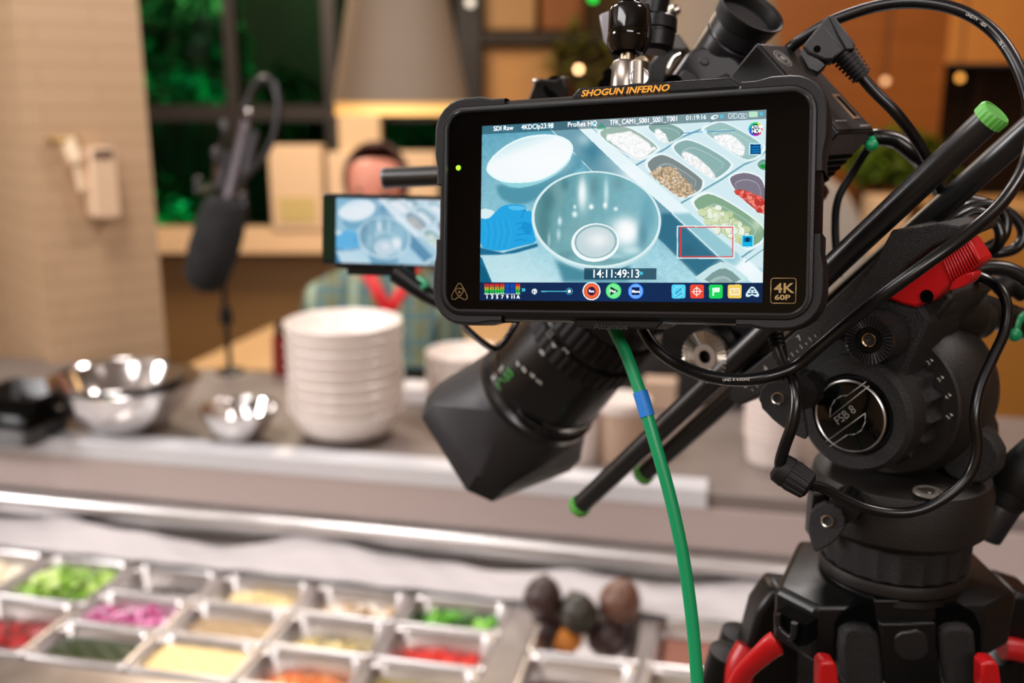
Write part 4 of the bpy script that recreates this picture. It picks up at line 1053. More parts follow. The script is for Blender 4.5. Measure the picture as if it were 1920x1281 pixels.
poly(zD([(1130, 840), (1200, 790), (1290, 785), (1360, 840)]), '8da8a6', sm=1)
# oval dish
poly(zA([(190, 920), (450, 985), (800, 900), (1130, 560), (1240, 600), (1200, 760), (900, 920), (700, 1100), (560, 1170), (400, 1180), (230, 1090)]), '4f93a8', sm=1, soft=3, a=.95)
rim = zA([(75, 740), (130, 620), (300, 470), (500, 370), (700, 335), (900, 335), (1040, 380), (1115, 450), (1125, 530), (1080, 640), (960, 760), (800, 860), (640, 910), (430, 922), (300, 912), (180, 870), (95, 800)])
poly(zA([(190, 880), (640, 880), (1110, 580), (1080, 670), (960, 790), (800, 890), (600, 960), (440, 980), (320, 950)]), '8fd3dd', sm=2)
poly(rim, 'e9fbfd', sm=2)
cxr = sum(p[0] for p in rim) / len(rim); cyr = sum(p[1] for p in rim) / len(rim)
inner = chaikin([(cxr + (x - cxr) * .94, cyr + (y - cyr) * .92) for x, y in rim], 2)
g = np.clip(((PX - 912) * .35 + (PY - 262) * .9) / 46, 0, 1)[..., None]
poly(inner, hx('a5dbe2') * (1 - g) + hx('f5fbfd') * g)
glow(1000, 310, 34, 22, 'fbfdff', .8); glow(1040, 300, 30, 22, 'fdfeff', .7)
# gloved hand
poly(zC([(10, 410), (280, 475), (690, 360), (700, 400), (420, 480), (200, 500), (10, 500)]), '1f6d92', soft=1)
poly(zC([(0, 510), (30, 540), (150, 830), (0, 830)]), '1a6f92'); poly(zC([(0, 600), (60, 660), (130, 830), (0, 830)]), '0f4f6e', a=.5)
poly(zC([(0, 50), (95, 75), (180, 0), (240, -70), (330, -110), (540, -100), (565, -60), (545, -25), (630, -30), (660, 120), (650, 250), (690, 350), (500, 392), (280, 455), (120, 440), (0, 400)]), '27a5e2', sm=1)
poly(zC([(330, -90), (540, -85), (560, -55), (500, -35), (370, -40)]), '58c0ee', sm=1)
for k in range(9): line(zC([(60 + k * 36, 90), (80 + k * 38, 240), (60 + k * 34, 400 + (k % 3) * 14)]), .7, '1588c8' if k % 2 else '4ebcf0', .7)
for a, b in (((440, 130), (560, 110)), ((430, 260), (640, 250)), ((460, 190), (600, 170)), ((420, 330), (560, 330)), ((560, -20), (500, 60))): line(zC([a, ((a[0] + b[0]) / 2, a[1] - 16), b]), 1.3, '0f7fc0', .9)
poly(zC([(480, 130), (620, 100), (630, 240), (540, 250)]), '1b8fd0', a=.8, sm=1)
poly(zC([(8, -40), (60, -60), (180, -30), (170, 10), (95, 72), (8, 58)]), 'd8eff4', sm=1)
# steel bowl
poly(ell(1120, 417, 119, 91, 4), 'b7dbe2'); poly(ell(1118.5, 412, 121.5, 91, 4), 'd9f0f2'); 
m_in = pip(ell(1119, 411, 116.5, 87, 4), PX, PY).astype(float)[..., None]
gx = np.clip((PX - 1005) / 230, 0, 1)[..., None]; gy = np.clip((PY - 325) / 180, 0, 1)[..., None]
base = hx('5d969e') * (1 - gx) + hx('84bdca') * gx; base = base * (1 - gy * .4) + hx('9cc4c8') * gy * .4
img = img * (1 - m_in) + (base + noise2[..., None] * .35) * m_in
def inb(fn):
    global img
    keep = img.copy(); fn(); img = keep * (1 - m_in) + img * m_in
def shine():
    for cx, cy, rx, ry, c, a in ((1020, 420, 14, 60, '4f7f86', .8), (1045, 360, 16, 30, '7fa4a8', .6), (1092, 362, 7, 26, 'ffffff', 1), (1094, 368, 12, 34, 'dff2f4', .5), (1137, 362, 5, 26, 'd2ecee', .8),
        (1115, 350, 9, 20, '5e8a92', .6), (1160, 345, 12, 16, '6d98a2', .6), (1215, 400, 14, 40, '5d9cb0', .6), (1200, 370, 12, 12, '7fb4c2', .5),
        (1172, 432, 24, 23, 'ffffff', 1), (1168, 440, 30, 26, 'eef9fb', .6), (1109, 388, 4.5, 5, 'ffffff', 1), (1135, 385, 4, 6, 'ffffff', .9), (1155, 392, 4, 4, 'eefafa', .9), (1078, 402, 5, 6, 'f2ffff', .9),
        (1050, 415, 4, 8, 'e8fbfb', .8), (1048, 440, 4, 10, 'd8f2f2', .7), (1078, 388, 3, 4, 'e4fafa', .9), (1030, 450, 3, 14, 'bcdcde', .6), (1085, 470, 20, 8, '76a0a4', .6), (1145, 490, 30, 7, '6fa2a6', .6), (1060, 478, 16, 8, '5c9096', .6), (1185, 470, 18, 8, 'd5eef2', .7), (1030, 375, 12, 22, '3f727c', .6), (1205, 440, 10, 26, '4a8496', .7), (1060, 345, 8, 12, '3f727c', .5), (1070, 440, 16, 22, '7fb0b6', .5), (1110, 430, 40, 10, '5a8a90', .35), (1150, 480, 24, 5, 'b8e0e4', .6), (1090, 425, 20, 12, '86b0b4', .5)):
        glow(cx, cy, rx, ry, c, a, 2.6)
    poly(ell(1116.5, 455, 45, 36, -6), 'f2fcfc'); poly(ell(1117.5, 453, 40, 31.5, -6), '8db4b8'); poly(ell(1117, 454, 36, 28.5, -6), 'c3d6da')
    glow(1122, 450, 22, 16, 'f2f4f6', .9); glow(1178, 436, 14, 18, 'ffffff', .9)
inb(shine)
# translucent data strips
img = np.clip(img, 0, 1)
m = (Vv < .047).astype(float)[..., None]; img = img * (1 - m) + (img * .55 + hx('1d4f63') * .25) * m
PIC = img.copy()
g = np.clip(U, 0, 1)[..., None]
m = (Vv > .896).astype(float)[..., None]; img = img * (1 - m) + (hx('16305c') * (1 - abs(g - .5)) + hx('14203f') * abs(g - .5)) * m
poly(zC([(1255, 660), (2121, 660), (2121, 797), (1255, 797)]), '1e4258', a=.82)
x0 = 58
for k, gx0 in enumerate((58, 122, 184, 245, 307, 369, 432)):
    for j in (0, 1):
        xx = gx0 + j * 28
        cols_ = ['e02222', 'd84a22', 'e0a022', 'c8c022', '38c83a', '22b84a', '6fe08a'] if k not in (4, 5) else ['1450b8'] * 7
        for q in range(7): poly(zC([(xx, 846 + q * 17.6), (xx + 23, 846 + q * 17.6), (xx + 23, 846 + (q + 1) * 17.6 - 2), (xx, 846 + (q + 1) * 17.6 - 2)]), cols_[q])
    line(zC([(gx0, 970), (gx0 + 54, 970)]), .9, 'ffffff')
def chev(P, c):
    for dx in (0, 20): poly([(x + dx * K, y) for x, y in P], c)
def chevC(f, x, y, s=1):
    chev(f([(x, y - 20 * s), (x + 14 * s, y - 20 * s), (x + 26 * s, y), (x + 14 * s, y + 20 * s), (x, y + 20 * s), (x + 10 * s, y)]), '4fd4f0')
chevC(zC, 503, 920); chevC(zD, 250, 722); chevC(zA, 843, 240); chevC(zA, 1347, 212); chevC(zB, 1690, 92); chevC(zB, 1215, 122)
poly(zC(ell(657, 938, 33, 32)), 'eef8ff'); poly(zC(ell(657, 944, 20, 22)), '183058'); poly(zC([(630, 945), (690, 945), (690, 975), (630, 975)]), '183058', a=.0)
poly(zC([(648, 925), (668, 925), (668, 972), (648, 972)]), 'eef8ff')
line(zC([(738, 937), (1118, 937)]), 1.8, '5fd6ee'); poly(zC(ell(1075, 937, 41, 41)), '4ba8c4'); poly(zC(ell(1075, 937, 35, 35)), '1e4a70'); poly(zC(ell(1075, 937, 20, 20)), 'ffffff')
poly(zC(ell(1342, 935, 107, 110)), 'ffffff'); poly(zC(ell(1342, 935, 93, 96)), '3a1a30'); poly(zC(ell(1342, 935, 88, 91)), 'f4683c'); poly(zC(ell(1342, 935, 50, 52)), '3a1440')
poly(zC(ell(1606, 933, 94, 96)), '2fc860'); poly(zC(ell(1606, 933, 86, 88)), '7af09a'); poly(zC([(1568, 878), (1664, 933), (1568, 988)]), '0a3a20')
poly(zD(ell(208, 937, 94, 96)), '2a62e0'); poly(zD(ell(208, 937, 85, 87)), '6fb0ff'); poly(zD([(160, 888), (252, 888), (252, 984), (160, 984)]), '12205a')
def icon(x, c): poly(zD(rrect(x - 83, x + 83, 856, 1024, 26, 5)), c)
icon(722, '56d4f4'); line(zD(ell(722, 940, 58, 58) + [ell(722, 940, 58, 58)[0]]), 1.2, '9fe8ff'); line(zD([(680, 970), (760, 900)]), 2.4, '2f8ab8', .8); line(zD([(700, 1000), (770, 960)]), 1.6, '2f8ab8', .8)
icon(944, 'ee4a34'); line(zD(ell(941, 940, 40, 40) + [ell(941, 940, 40, 40)[0]]), 1.8, 'ffe8e0'); line(zD([(941, 880), (941, 1000)]), 1.4, 'ffffff'); line(zD([(880, 940), (1002, 940)]), 1.4, 'ffffff')
icon(1170, '1fd65c'); poly(zD([(1128, 896), (1216, 896), (1216, 946), (1150, 950), (1146, 992), (1128, 992)]), 'eafff0')
icon(1397, 'f2cf5c'); poly(zD(rrect(1335, 1460, 900, 984, 12, 3)), 'fbeed0'); poly(zD(rrect(1352, 1444, 916, 968, 6, 3)), 'f2d070'); line(zD([(1372, 930), (1424, 930)]), 1.2, 'fff6e0'); line(zD([(1372, 952), (1424, 952)]), 1.2, 'fff6e0')
tr = chaikin([(0, -72), (-36, -40), (-84, 30), (-76, 62), (-30, 60), (0, 36), (30, 60), (76, 62), (84, 30), (36, -40)], 2)
poly(zD([(1608 + x, 944 + y) for x, y in tr]), 'd8f2ff')
for k in range(3):
    a = 2.094 * k; poly(zD([(1608 + 36 * math.sin(a) + 26 * math.cos(t) * 1.0, 950 - 36 * math.cos(a) + 10 * math.sin(t)) for t in np.linspace(0, 6.28, 12)]), '15345c')
poly(zD([(1572, 932), (1648, 932), (1610, 972)]), '15345c'); poly(zD(ell(1610, 946, 14, 14)), 'd8f2ff')
for (a, b, c, d, w, cc) in ((708, 156, 1390, 540, 2.6, 'dff2f8'), (742, 168, 1372, 522, 2.0, 'e8403c')):
    line(zD([(a, b), (c, b), (c, d), (a, d), (a, b)]), w, cc, .92 if cc[0] == 'd' else .85)
line(zD([(748, 168), (748, 522)]), 2.8, 'd2404a')
poly(zD(rrect(1480, 1620, 262, 408, 14, 4)), 'bdeefa'); poly(zD(rrect(1487, 1612, 270, 400, 10, 4)), '18b4e6'); poly(zD([(1505, 292), (1592, 292), (1592, 345), (1505, 345)]), '0a6ea8'); poly(zD([(1532, 292), (1566, 292), (1566, 345), (1532, 345)]), '072d50')
poly(zB(rrect(1562, 1722, 440, 580, 14, 4)), 'bdeefa'); poly(zB(rrect(1580, 1706, 455, 572, 6, 4)), '0a3f78')
for k in range(3): line(zB([(1595, 488 + k * 30), (1692, 486 + k * 30)]), 2.2, '1f9ee0', .8)
hc = (1160 + K * 1643, 200 + K * 272)
for k, c in enumerate(('38d860', 'e8e83a', 'f06a2a', 'e8305a', 'b028c0', '3048e0', '28a0e0', '28d0a0')):
    a0 = -math.pi / 2 + k * math.pi / 4 - .4; P = [(hc[0] + K * r * math.cos(a), hc[1] + K * r * math.sin(a)) for r, aa in ((84, (0, .26, .52, .79)), (56, (.79, .52, .26, 0))) for a in [a0 + q for q in aa]]; poly(P, c)
poly(ell(hc[0], hc[1], K * 60, K * 62), '123a50'); 
line(zB([(740, 325), (1000, 305), (1400, 290)]), 1.4, '2f86c8', .9); poly(zB(ell(1035, 303, 26, 24)), 'd4f4ff')
for x in (1370, 1490):
    line(zB(rrect(x - 50, x + 50, 88, 142, 6, 3) + [rrect(x - 50, x + 50, 88, 142, 6, 3)[0]]), 1.2, 'e4f6fc'); line(zB([(x - 25, 98), (x + 25, 132)]), 1.1, 'e4f6fc'); line(zB([(x - 25, 132), (x + 25, 98)]), 1.1, 'e4f6fc')
poly(zB(rrect(1562, 1670, 62, 130, 10, 3)), 'c4f0d0', a=.9); poly(zB(ell(1150, 128, 48, 24, -20)), 'f4fcff'); poly(zB(ell(1160, 126, 26, 12, -20)), '6fa0ac')
poly(zA([(1400, 275), (1460, 190), (1530, 275)]), '2f9a6a', a=.6)
img = np.clip(img, 0, 1)

def emissive_vcol(name, strength):
    m = bpy.data.materials.new(name); m.use_nodes = True; nt = m.node_tree
    for n in list(nt.nodes): nt.nodes.remove(n)
    out = nt.nodes.new('ShaderNodeOutputMaterial'); at_ = nt.nodes.new('ShaderNodeAttribute'); at_.attribute_name = 'picture'
    em = nt.nodes.new('ShaderNodeEmission'); em.inputs[1].default_value = strength
    nt.links.new(at_.outputs['Color'], em.inputs[0]); nt.links.new(em.outputs[0], out.inputs[0]); return m
def screen_mesh(name, pic, w, h, M, y, parent, m, label=None):
    ny, nx = pic.shape[:2]
    X = np.linspace(-w / 2, w / 2, nx + 1); Z = np.linspace(h / 2, -h / 2, ny + 1)
    gx, gz = np.meshgrid(X, Z); co = np.stack([gx, np.full_like(gx, y), gz], -1).reshape(-1, 3)
    Mt = np.array(FR[parent.name].inverted() @ M); co = co @ Mt[:3, :3].T + Mt[:3, 3]
    i = np.arange(nx); j = np.arange(ny); I, J = np.meshgrid(i, j); a = (J * (nx + 1) + I).ravel()
    f = np.stack([a, a + nx + 1, a + nx + 2, a + 1], 1)
    me = bpy.data.meshes.new(name); me.vertices.add(len(co)); me.vertices.foreach_set('co', co.ravel().astype(np.float32))
    me.loops.add(len(f) * 4); me.loops.foreach_set('vertex_index', f.ravel().astype(np.int32))
    me.polygons.add(len(f)); me.polygons.foreach_set('loop_start', np.arange(0, len(f) * 4, 4, dtype=np.int32))
    me.update(calc_edges=True)
    ca = me.color_attributes.new('picture', 'FLOAT_COLOR', 'CORNER')
    c4 = np.ones((len(f), 4, 4), np.float32); c4[:, :, :3] = lin_np(pic.reshape(-1, 3))[:, None, :]
    ca.data.foreach_set('color', c4.ravel())
    me.materials.append(m)
    o = bpy.data.objects.new(name, me); COL.objects.link(o); o.parent = parent; FR[o.name] = FR[parent.name]
    if label: o['label'] = label
    return o
SCRM = emissive_vcol('lit_display', 1.0)
scr = screen_mesh('display', img, SW, SHH, MON, -.0006, mon, SCRM, 'lit display showing a steel bowl, an oval dish, a gloved hand and food pans')
EMW = mat('lit_white_text', 'f2fbff', .5, emit=1.0); EMD = mat('lit_pale_text', 'cfeef6', .5, emit=.8)
def stext(s, px, py, size, m=EMW, nm='screen_text', **k): text(scr, nm, s, size, mface(px, py, -.0008), m, ext=.00002, **k)
stext('SDI Raw', 925, 245.5, .0036, fat=-.00002, sx=.95)
stext('4KDCIp23.98', 977.5, 243, .0038, fat=-.00002, sx=.88)
stext('ProRes HQ', 1064, 238.3, .0038, fat=-.00002, sx=.92)
stext('TFK_CAM1_S001_S001_T001', 1143, 234.0, .0037, fat=-.00002, sx=.80)
stext('01:19:16', 1286, 225.5, .0034, EMD, sx=.9)
stext('14:11:49:13', 1109, 520.5, .0062, fat=.00001, sx=.92)
for s_, x_ in zip(('1', '3', '5', '7', '9', '11', 'A'), (911, 920.5, 930, 939.5, 949, 957.5, 968.5)): stext(s_, x_, 560, .0028, nm='meter_number', fat=.00002)
stext('Rec', 1103.8, 548.3, .0021, nm='button_text', fat=.00001); stext('Play', 1143.5, 548.3, .0021, nm='button_text', fat=.00001); stext('Menu', 1184.8, 549, .0022, nm='button_text', fat=.00001, sx=.85)
stext('ATOM', 1408.8, 241.3, .0021, nm='icon_text', fat=.00003, sx=.90); stext('HDR', 1409.0, 249.5, .0027, nm='icon_text', fat=.00004, sx=.92)

# ------------------------------------------------------------------ small camera LCD at the left
LCD = Matrix.Translation(CAM + Vector((-.09333465, .806063, -.10208411))) @ rot3(-4.383, -6.782, 1.037)
l2 = thing('camera_monitor', 'small camera display with a bluish picture, left of the big monitor', 'monitor', M=LCD @ Matrix.Translation((0, .006, -.034)))
xa, za = on_plane(604, 362, LCD); xb, zb2 = on_plane(880, 505, LCD)
bm = nb(); loft(bm, [[LCD @ Vector((p[0], y, p[1])) for p in rrect(xa + g, xb - g, zb2 + g, za - g, .003)] for y, g in ((.013, .0015), (.012, 0), (.001, 0), (-.0005, .001))]); obj('housing', bm, BLK, l2)
xs = on_plane(631, 430, LCD)[0]
bm = nb(); box(bm, ((xa + .002 + xs - .0012) / 2, -.0008, (za + zb2) / 2), (xs - .0012 - xa - .002, .0006, za - zb2 - .008), LCD); obj('side_bezel', bm, mat('dark_green_gloss', '062a1c', .15), l2, label='dark green glossy strip beside the picture')
bm = nb(); box(bm, ((xs - .001 + xb - .002) / 2, -.0008, (za + zb2) / 2), (xb - .002 - xs + .001, .0005, za - zb2 - .005), LCD); obj('front_glass', bm, GLASS, l2)
sm = PIC[24:448, :, :]
sm = sm[:sm.shape[0] // 4 * 4].reshape(sm.shape[0] // 4, 4, 200, 4, 3).mean((1, 3))
sm = np.clip(sm, 0, 1); L_ = sm.mean(-1, keepdims=True); tint = hx('5f9fe0') * (1 - L_) + hx('e4f1ff') * L_
sm = np.clip(tint * .5 + sm * .5, 0, 1) * .96
w2, h2 = .093, .0523
screen_mesh('display', sm, w2, h2, LCD @ Matrix.Translation((xs + w2 / 2, 0, 0)), -.0014, l2, SCRM, 'lit bluish picture of the same steel bowl')
bm = nb(); box(bm, (xs + .035, .012, zb2 - .004), (.055, .012, .008), LCD); box(bm, (xs + .004, .008, zb2 - .001), (.012, .008, .004), LCD); obj('hinge_block', bm, BLK, l2, bevel=.001)
a = at(745, 512, .81); b = at(800, 552, .80); c = at(850, 580, .79)
bm = nb(); tube(bm, [a, b, c], .009, 16, rfn=lambda t: 1 - .45 * t); obj('swivel_arm', bm, BLK, l2)
bm = nb(); tube(bm, [at(785, 520, .80), at(800, 533, .79), at(790, 541, .79)], .0022, 8); obj('cable_tie', bm, GREENCABLE, l2, label='small green cable tie')
# ------------------------------------------------------------------ camera rig: rods, plate, camera, lens
RA = at(1868, 210, .512); RB = at(1083, 953, .768)
u_ = (RB - RA).normalized(); S_ = u_.cross(Vector((0, 0, 1))).normalized()
if S_.y < 0: S_ = -S_
X_ = -u_; Z_ = X_.cross(S_).normalized()
RM = Matrix(((X_.x, S_.x, Z_.x, RA.x), (X_.y, S_.y, Z_.y, RA.y), (X_.z, S_.z, Z_.z, RA.z), (0, 0, 0, 1)))
LROD = (RB - RA).length
def rg(t, s, h): return RM @ Vector((-t, s, h))
def rp(pts, s): return [on_plane(x, y, RM, s) for x, y in pts]
def rprism(bm, pts, s0, s1, sm=0, **k):
    P = rp(pts, s0)
    if sm: P = chaikin(P, sm)
    prism(bm, P, s0, s1, RM, **k)
def rod(label, p0, p1, caps=(1, 1)):
    t = thing('support_rod', label, 'rod', p1, 'fifteen millimetre support rods')
    d = (p1 - p0).normalized()
    bm = nb(); cyl(bm, p0 + d * .006, p1 - d * .006, .0075, n=40); obj('tube', bm, ANOD, t)
    for k, (p, dd) in enumerate(((p0, d), (p1, -d))):
        if caps[k]:
            bm = nb(); fn = lambda a: 1 + .025 * (1 if int(a / (2 * math.pi) * 36) % 2 else -1)
            lathe(bm, [(.0065, .0078), (.0062, .0084), (.0010, .0086), (.0, .0080)], p, dd, 72, caps=(True, False), fn=fn)
            lathe(bm, [(0, .0081), (-.0004, .0078), (-.0004, .0070), (.0002, .0068), (.0002, .0001)], p, dd, 72, caps=(False, True))
            obj('end_cap', bm, GREENCAP, t, label='ribbed green end cap')
    return t
rod('near black support rod, green capped at both ends, running up to the right', RA, RB)
R2A = at(1985, 192, .545); R2B = at(1203, 893, .82)
rod('rear black support rod, its lower green cap beside the green cable', R2A, R2B)
bm = nb(); u2 = (R2A - R2B).normalized()
# sliding plate with a scale
sl = thing('sliding_plate', 'black sliding camera plate with a numbered scale on its side', 'plate', rg(.17, .02, -.02))
side = [(1366, 748), (1384, 762), (1420, 745), (1500, 678), (1600, 586), (1700, 498), (1690, 452), (1640, 440), (1560, 530), (1470, 620), (1378, 715)]
bm = nb(); P = [(x, z) for x, z in rp([(1386, 762), (1430, 738), (1560, 626), (1700, 500), (1720, 455), (1660, 466), (1560, 560), (1460, 648), (1371, 718), (1366, 746)], -.002)]
prism(bm, P, -.002, .058, RM); obj('plate_body', bm, CASTB, sl, bevel=.0012)
bm = nb(); P = rp([(1640, 490), (1672, 430), (1685, 432), (1760, 418), (1800, 424), (1798, 442), (1750, 462), (1700, 500), (1660, 545), (1560, 640), (1540, 625)], -.006)
prism(bm, P, -.006, .052, RM); obj('side_flange', bm, CAST, sl, bevel=.0015)
# tick marks and numbers
d_ = (on_plane(1600, 586, RM, -.0025)[0] - on_plane(1420, 740, RM, -.0025)[0])
for s_, x, y in (('6', 1397, 728), ('4', 1436, 697), ('3', 1457, 680), ('7', 1499, 640)):
    lx, lz = on_plane(x, y, RM, -.0024)
    F = Matrix(((0.85, .53, 0, lx), (0, 0, -1, -.0024), (-.53 + 0, .85, 0, lz), (0, 0, 0, 1)))
    F = Matrix(((1, 0, 0, lx), (0, 0, -1, -.0024), (0, 1, 0, lz), (0, 0, 0, 1)))
    text(sl, 'scale_number', s_, .0048, RM @ F, WHITEINK, 'white number %s on the scale' % s_)
bm = nb()
for k in range(15):
    t0 = k / 14; x0, y0 = 1412 + (1530 - 1412) * t0, 733 + (632 - 733) * t0
    P0 = Vector((*on_plane(x0, y0, RM, -.0024),)); L = .0026 if k % 2 else .0014
    strokes(bm, [[(P0.x, P0.y), (P0.x, P0.y + L)]], .00035, RM, -.0024, closed=False)
obj('scale_ticks', bm, WHITEINK, sl)

# rod bridge carrying the silver rosette
rb = thing('rod_clamp', 'black rod clamp with a silver toothed rosette under the monitor', 'clamp', at(1330, 690, .68))
Cr = at(1322, 669, .655)
bm = nb(); lathe(bm, [(.0, .0185), (.012, .0185), (.020, .021), (.045, .021)], Cr + S_ * .003, S_, 40); obj('hub', bm, BLK, rb)
def rosette(bm, c, ax, r0, r1, h, n):
    M = frame(c, ax); o = []; i_ = []
    for k in range(n * 2):
        a = math.pi * k / n; z = h if k % 2 else 0
        o.append(bm.verts.new(M @ Vector((r1 * math.cos(a), r1 * math.sin(a), z)))); i_.append(bm.verts.new(M @ Vector((r0 * math.cos(a), r0 * math.sin(a), z * .25))))
    b = [bm.verts.new(M @ Vector((r1 * .985 * math.cos(math.pi * k / n), r1 * .985 * math.sin(math.pi * k / n), -.0035))) for k in range(n * 2)]
    m = n * 2
    for k in range(m):
        bm.faces.new((o[k], o[(k+1) % m], i_[(k+1) % m], i_[k])); bm.faces.new((o[k], b[k], b[(k+1) % m], o[(k+1) % m]))
bm = nb(); rosette(bm, Cr, -S_, .0088, .0172, .0020, 34); me_ = obj('silver_rosette', bm, mat('bright_steel_rosette', 'd6d0c6', .28, metal=1.0), rb, angle=10, label='bright toothed steel rosette')
bm = nb(); lathe(bm, [(-.002, .0090), (.0006, .0086), (.0006, .0045), (-.006, .0042), (-.006, .0001)], Cr, -S_, 36, caps=(False, True)); obj('rosette_hub', bm, STEELM, rb)
bm = nb(); lathe(bm, [(-.001, .0044), (-.0035, .0044), (-.0035, .0001)], Cr, -S_, 6, caps=(False, True)); obj('hex_socket', bm, mat('dark_socket', '0a0a0a', .4), rb)
bm = nb(); rprism(bm, [(1245, 600), (1345, 600), (1425, 600), (1395, 660), (1330, 715), (1270, 700), (1235, 655)], .012, .060, 1); obj('clamp_block', bm, BLK, rb, bevel=.002)

# camera body, kept behind the monitor
CB = thing('cinema_camera', 'black cinema camera tilted down behind the big monitor', 'camera', at(1330, 300, .68))
O0 = at(935, 818, .865)                              # centre of the hood's mouth
def cm(t, s, h): return O0 - u_ * t + S_ * s + Z_ * h
CM = RM.copy(); CM.translation = O0
def cbox(bm, t0, t1, s0, s1, h0, h1):
    box(bm, ((t0 + t1) / 2, (s0 + s1) / 2, (h0 + h1) / 2), (t1 - t0, s1 - s0, h1 - h0), CM)
bm = nb(); cbox(bm, .235, .345, -.045, .055, -.045, .05); obj('body_shell', bm, BLK, CB, bevel=.006)
# rear module
BR = at(1642, 247, .600)
MR = RM.copy(); MR.translation = BR
mod = [(1450, 90)]
bm = nb(); box(bm, (-.045, -.024, .038), (.09, .048, .076), MR); obj('rear_module', bm, BLK, CB, bevel=.0010)
bm = nb(); box(bm, (.0004, -.024, .038), (.001, .044, .072), MR); obj('rear_panel', bm, mat('grey_black_panel', '232120', .4, bump=.2, bscale=900), CB, bevel=.0004)
def mrb(name, y, z, w, h, d, m, lb=None, r=None):
    bm = nb(); box(bm, (d / 2, y, z), (d, w, h), MR); return obj(name, bm, m, CB, label=lb, bevel=.0003)
mrb('card_slot', -.012, .0205, .0085, .021, .0016, mat('brass_slot', '9a7c62', .4, metal=.5), 'brass edged slot')
mrb('card_slot_opening', -.012, .0205, .0045, .017, .0019, mat('dark_socket', '0a0a0a', .4))
mrb('panel_lettering', -.010, .0045, .012, .0012, .0012, GREYINK)
mrb('panel_lettering', -.034, .0090, .014, .0008, .0012, GREYINK)
bm = nb()
for r_ in (.0065, .0045): lathe(bm, [(.0009, r_ + .0003), (.0011, r_ + .0003), (.0011, r_ - .0003), (.0009, r_ - .0003)], MR @ Vector((0, -.036, .062)), X_, 36, caps=(False, False))
lathe(bm, [(.0005, .0020), (.0014, .0018), (.0015, .0001)], MR @ Vector((0, -.036, .062)), X_, 24); obj('record_button', bm, GREYINK, CB)
bm = nb()
for k in range(7): box(bm, (-.020 - k * .0052, -.020, -.0002), (.0022, .036, .0012), MR)
obj('vent_slats', bm, mat('dark_socket', '0a0a0a', .4), CB)
bm = nb(); tube(bm, [at(1634, 268, .615), at(1600, 322, .63), at(1572, 372, .635), at(1566, 430, .64), at(1572, 520, .64)], .0026, 10); obj('lower_strap', bm, BLKM, CB)
bm = nb(); tube(bm, [at(1634, 258, .595), at(1637, 268, .594), at(1632, 278, .594)], .0022, 8); ball(bm, at(1634, 272, .594), .0042, (1, .8, .9), 2); obj('green_tag', bm, GREENCABLE, CB, label='green plastic tag')
# viewfinder
E0 = at(1300, 150, .66); Ea = at(1350, 106, .648); Eb = at(1410, 20, .622)
ve = thing('viewfinder', 'black electronic viewfinder with a round rubber eyecup above the monitor', 'viewfinder', at(1320, 200, .67))
ev = (Eb - Ea).normalized(); Lv = (Eb - Ea).length
bm = nb(); lathe(bm, [(-.03, .0165), (0, .0180), (Lv * .40, .0184), (Lv * .42, .0176), (Lv * .46, .0176), (Lv * .48, .0188), (Lv * .80, .0194)], Ea, ev, 44); obj('eyepiece_tube', bm, mat('satin_black_tube', '1a191a', .36), ve)
Me = frame(Ea, ev)
bm = nb(); lathe(bm, [(Lv * .76, .0190), (Lv * .92, .0198), (Lv * 1.0, .0208), (Lv * 1.03, .0206), (Lv * 1.02, .0196), (Lv * .95, .0180), (Lv * .7, .0172), (Lv * .62, .0130), (Lv * .60, .0001)], Ea, ev, 44, caps=(False, True), rx=1.15); obj('rubber_eyecup', bm, BLKM, ve)
bm = nb(); box(bm, (0, 0, Lv * .60), (.016, .010, .002), Me); obj('eyepiece_window', bm, GLASS, ve)
def vprism(name, pts, s0, s1, m, sm=0, bevel=.0015, parent=None, lb=None, M=RM):
    bm = nb(); P = [on_plane(x, y, M, s0) for x, y in pts]
    if sm: P = chaikin(P, sm)
    prism(bm, P, s0, s1, M); return obj(name, bm, m, parent, bevel=bevel, label=lb)
# depth planes facing the viewer for the parts above the monitor: x right, y away, z up
def viewM(px, py, d, yaw=0, tilt=0):
    return Matrix.Translation(at(px, py, d)) @ Matrix.Rotation(R(yaw), 4, 'Z') @ Matrix.Rotation(R(tilt), 4, 'X')
VM = viewM(1330, 130, .63, -18, -22)
vprism('viewfinder_housing', [(1210, 205), (1268, 125), (1290, 92), (1322, 82), (1376, 98), (1412, 140), (1440, 175), (1440, 215)], 0, .05, mat('satin_black_tube', '1a191a', .36), 1, .003, ve, M=VM)
vprism('side_cover', [(1240, 200), (1276, 132), (1292, 128), (1335, 165), (1360, 205)], -.006, .004, mat('speckled_black', '2b2a2c', .42, bump=1.0, bscale=1600), 1, .0012, ve, 'speckled grey side cover', M=VM)
vprism('menu_button', [(1335, 150), (1362, 136), (1372, 145), (1392, 160), (1340, 162)], -.002, .003, BLKG, 0, .0008, ve, M=VM)
vprism('small_button', [(1306, 112), (1318, 104), (1332, 114), (1322, 124)], -.0015, .003, mat('grey_rubber', '35322f', .5), 1, .0006, ve, M=VM)
F = VM @ Matrix(((1, 0, 0, on_plane(1349, 158, VM, -.0024)[0]), (0, 0, -1, -.0024), (0, 1, 0, on_plane(1349, 158, VM, -.0024)[1]), (0, 0, 0, 1)))
text(ve, 'button_symbol', '8', .0036, F, GREYINK)
bm = nb(); lathe(bm, [(-.002, .0062), (.0005, .0062), (.0008, .005), (-.001, .0045), (-.001, .0001)], at(1262, 158, .615), (-.3, -1, .4), 24, caps=(False, True)); obj('dial', bm, mat('dark_socket', '0a0a0a', .4), ve)
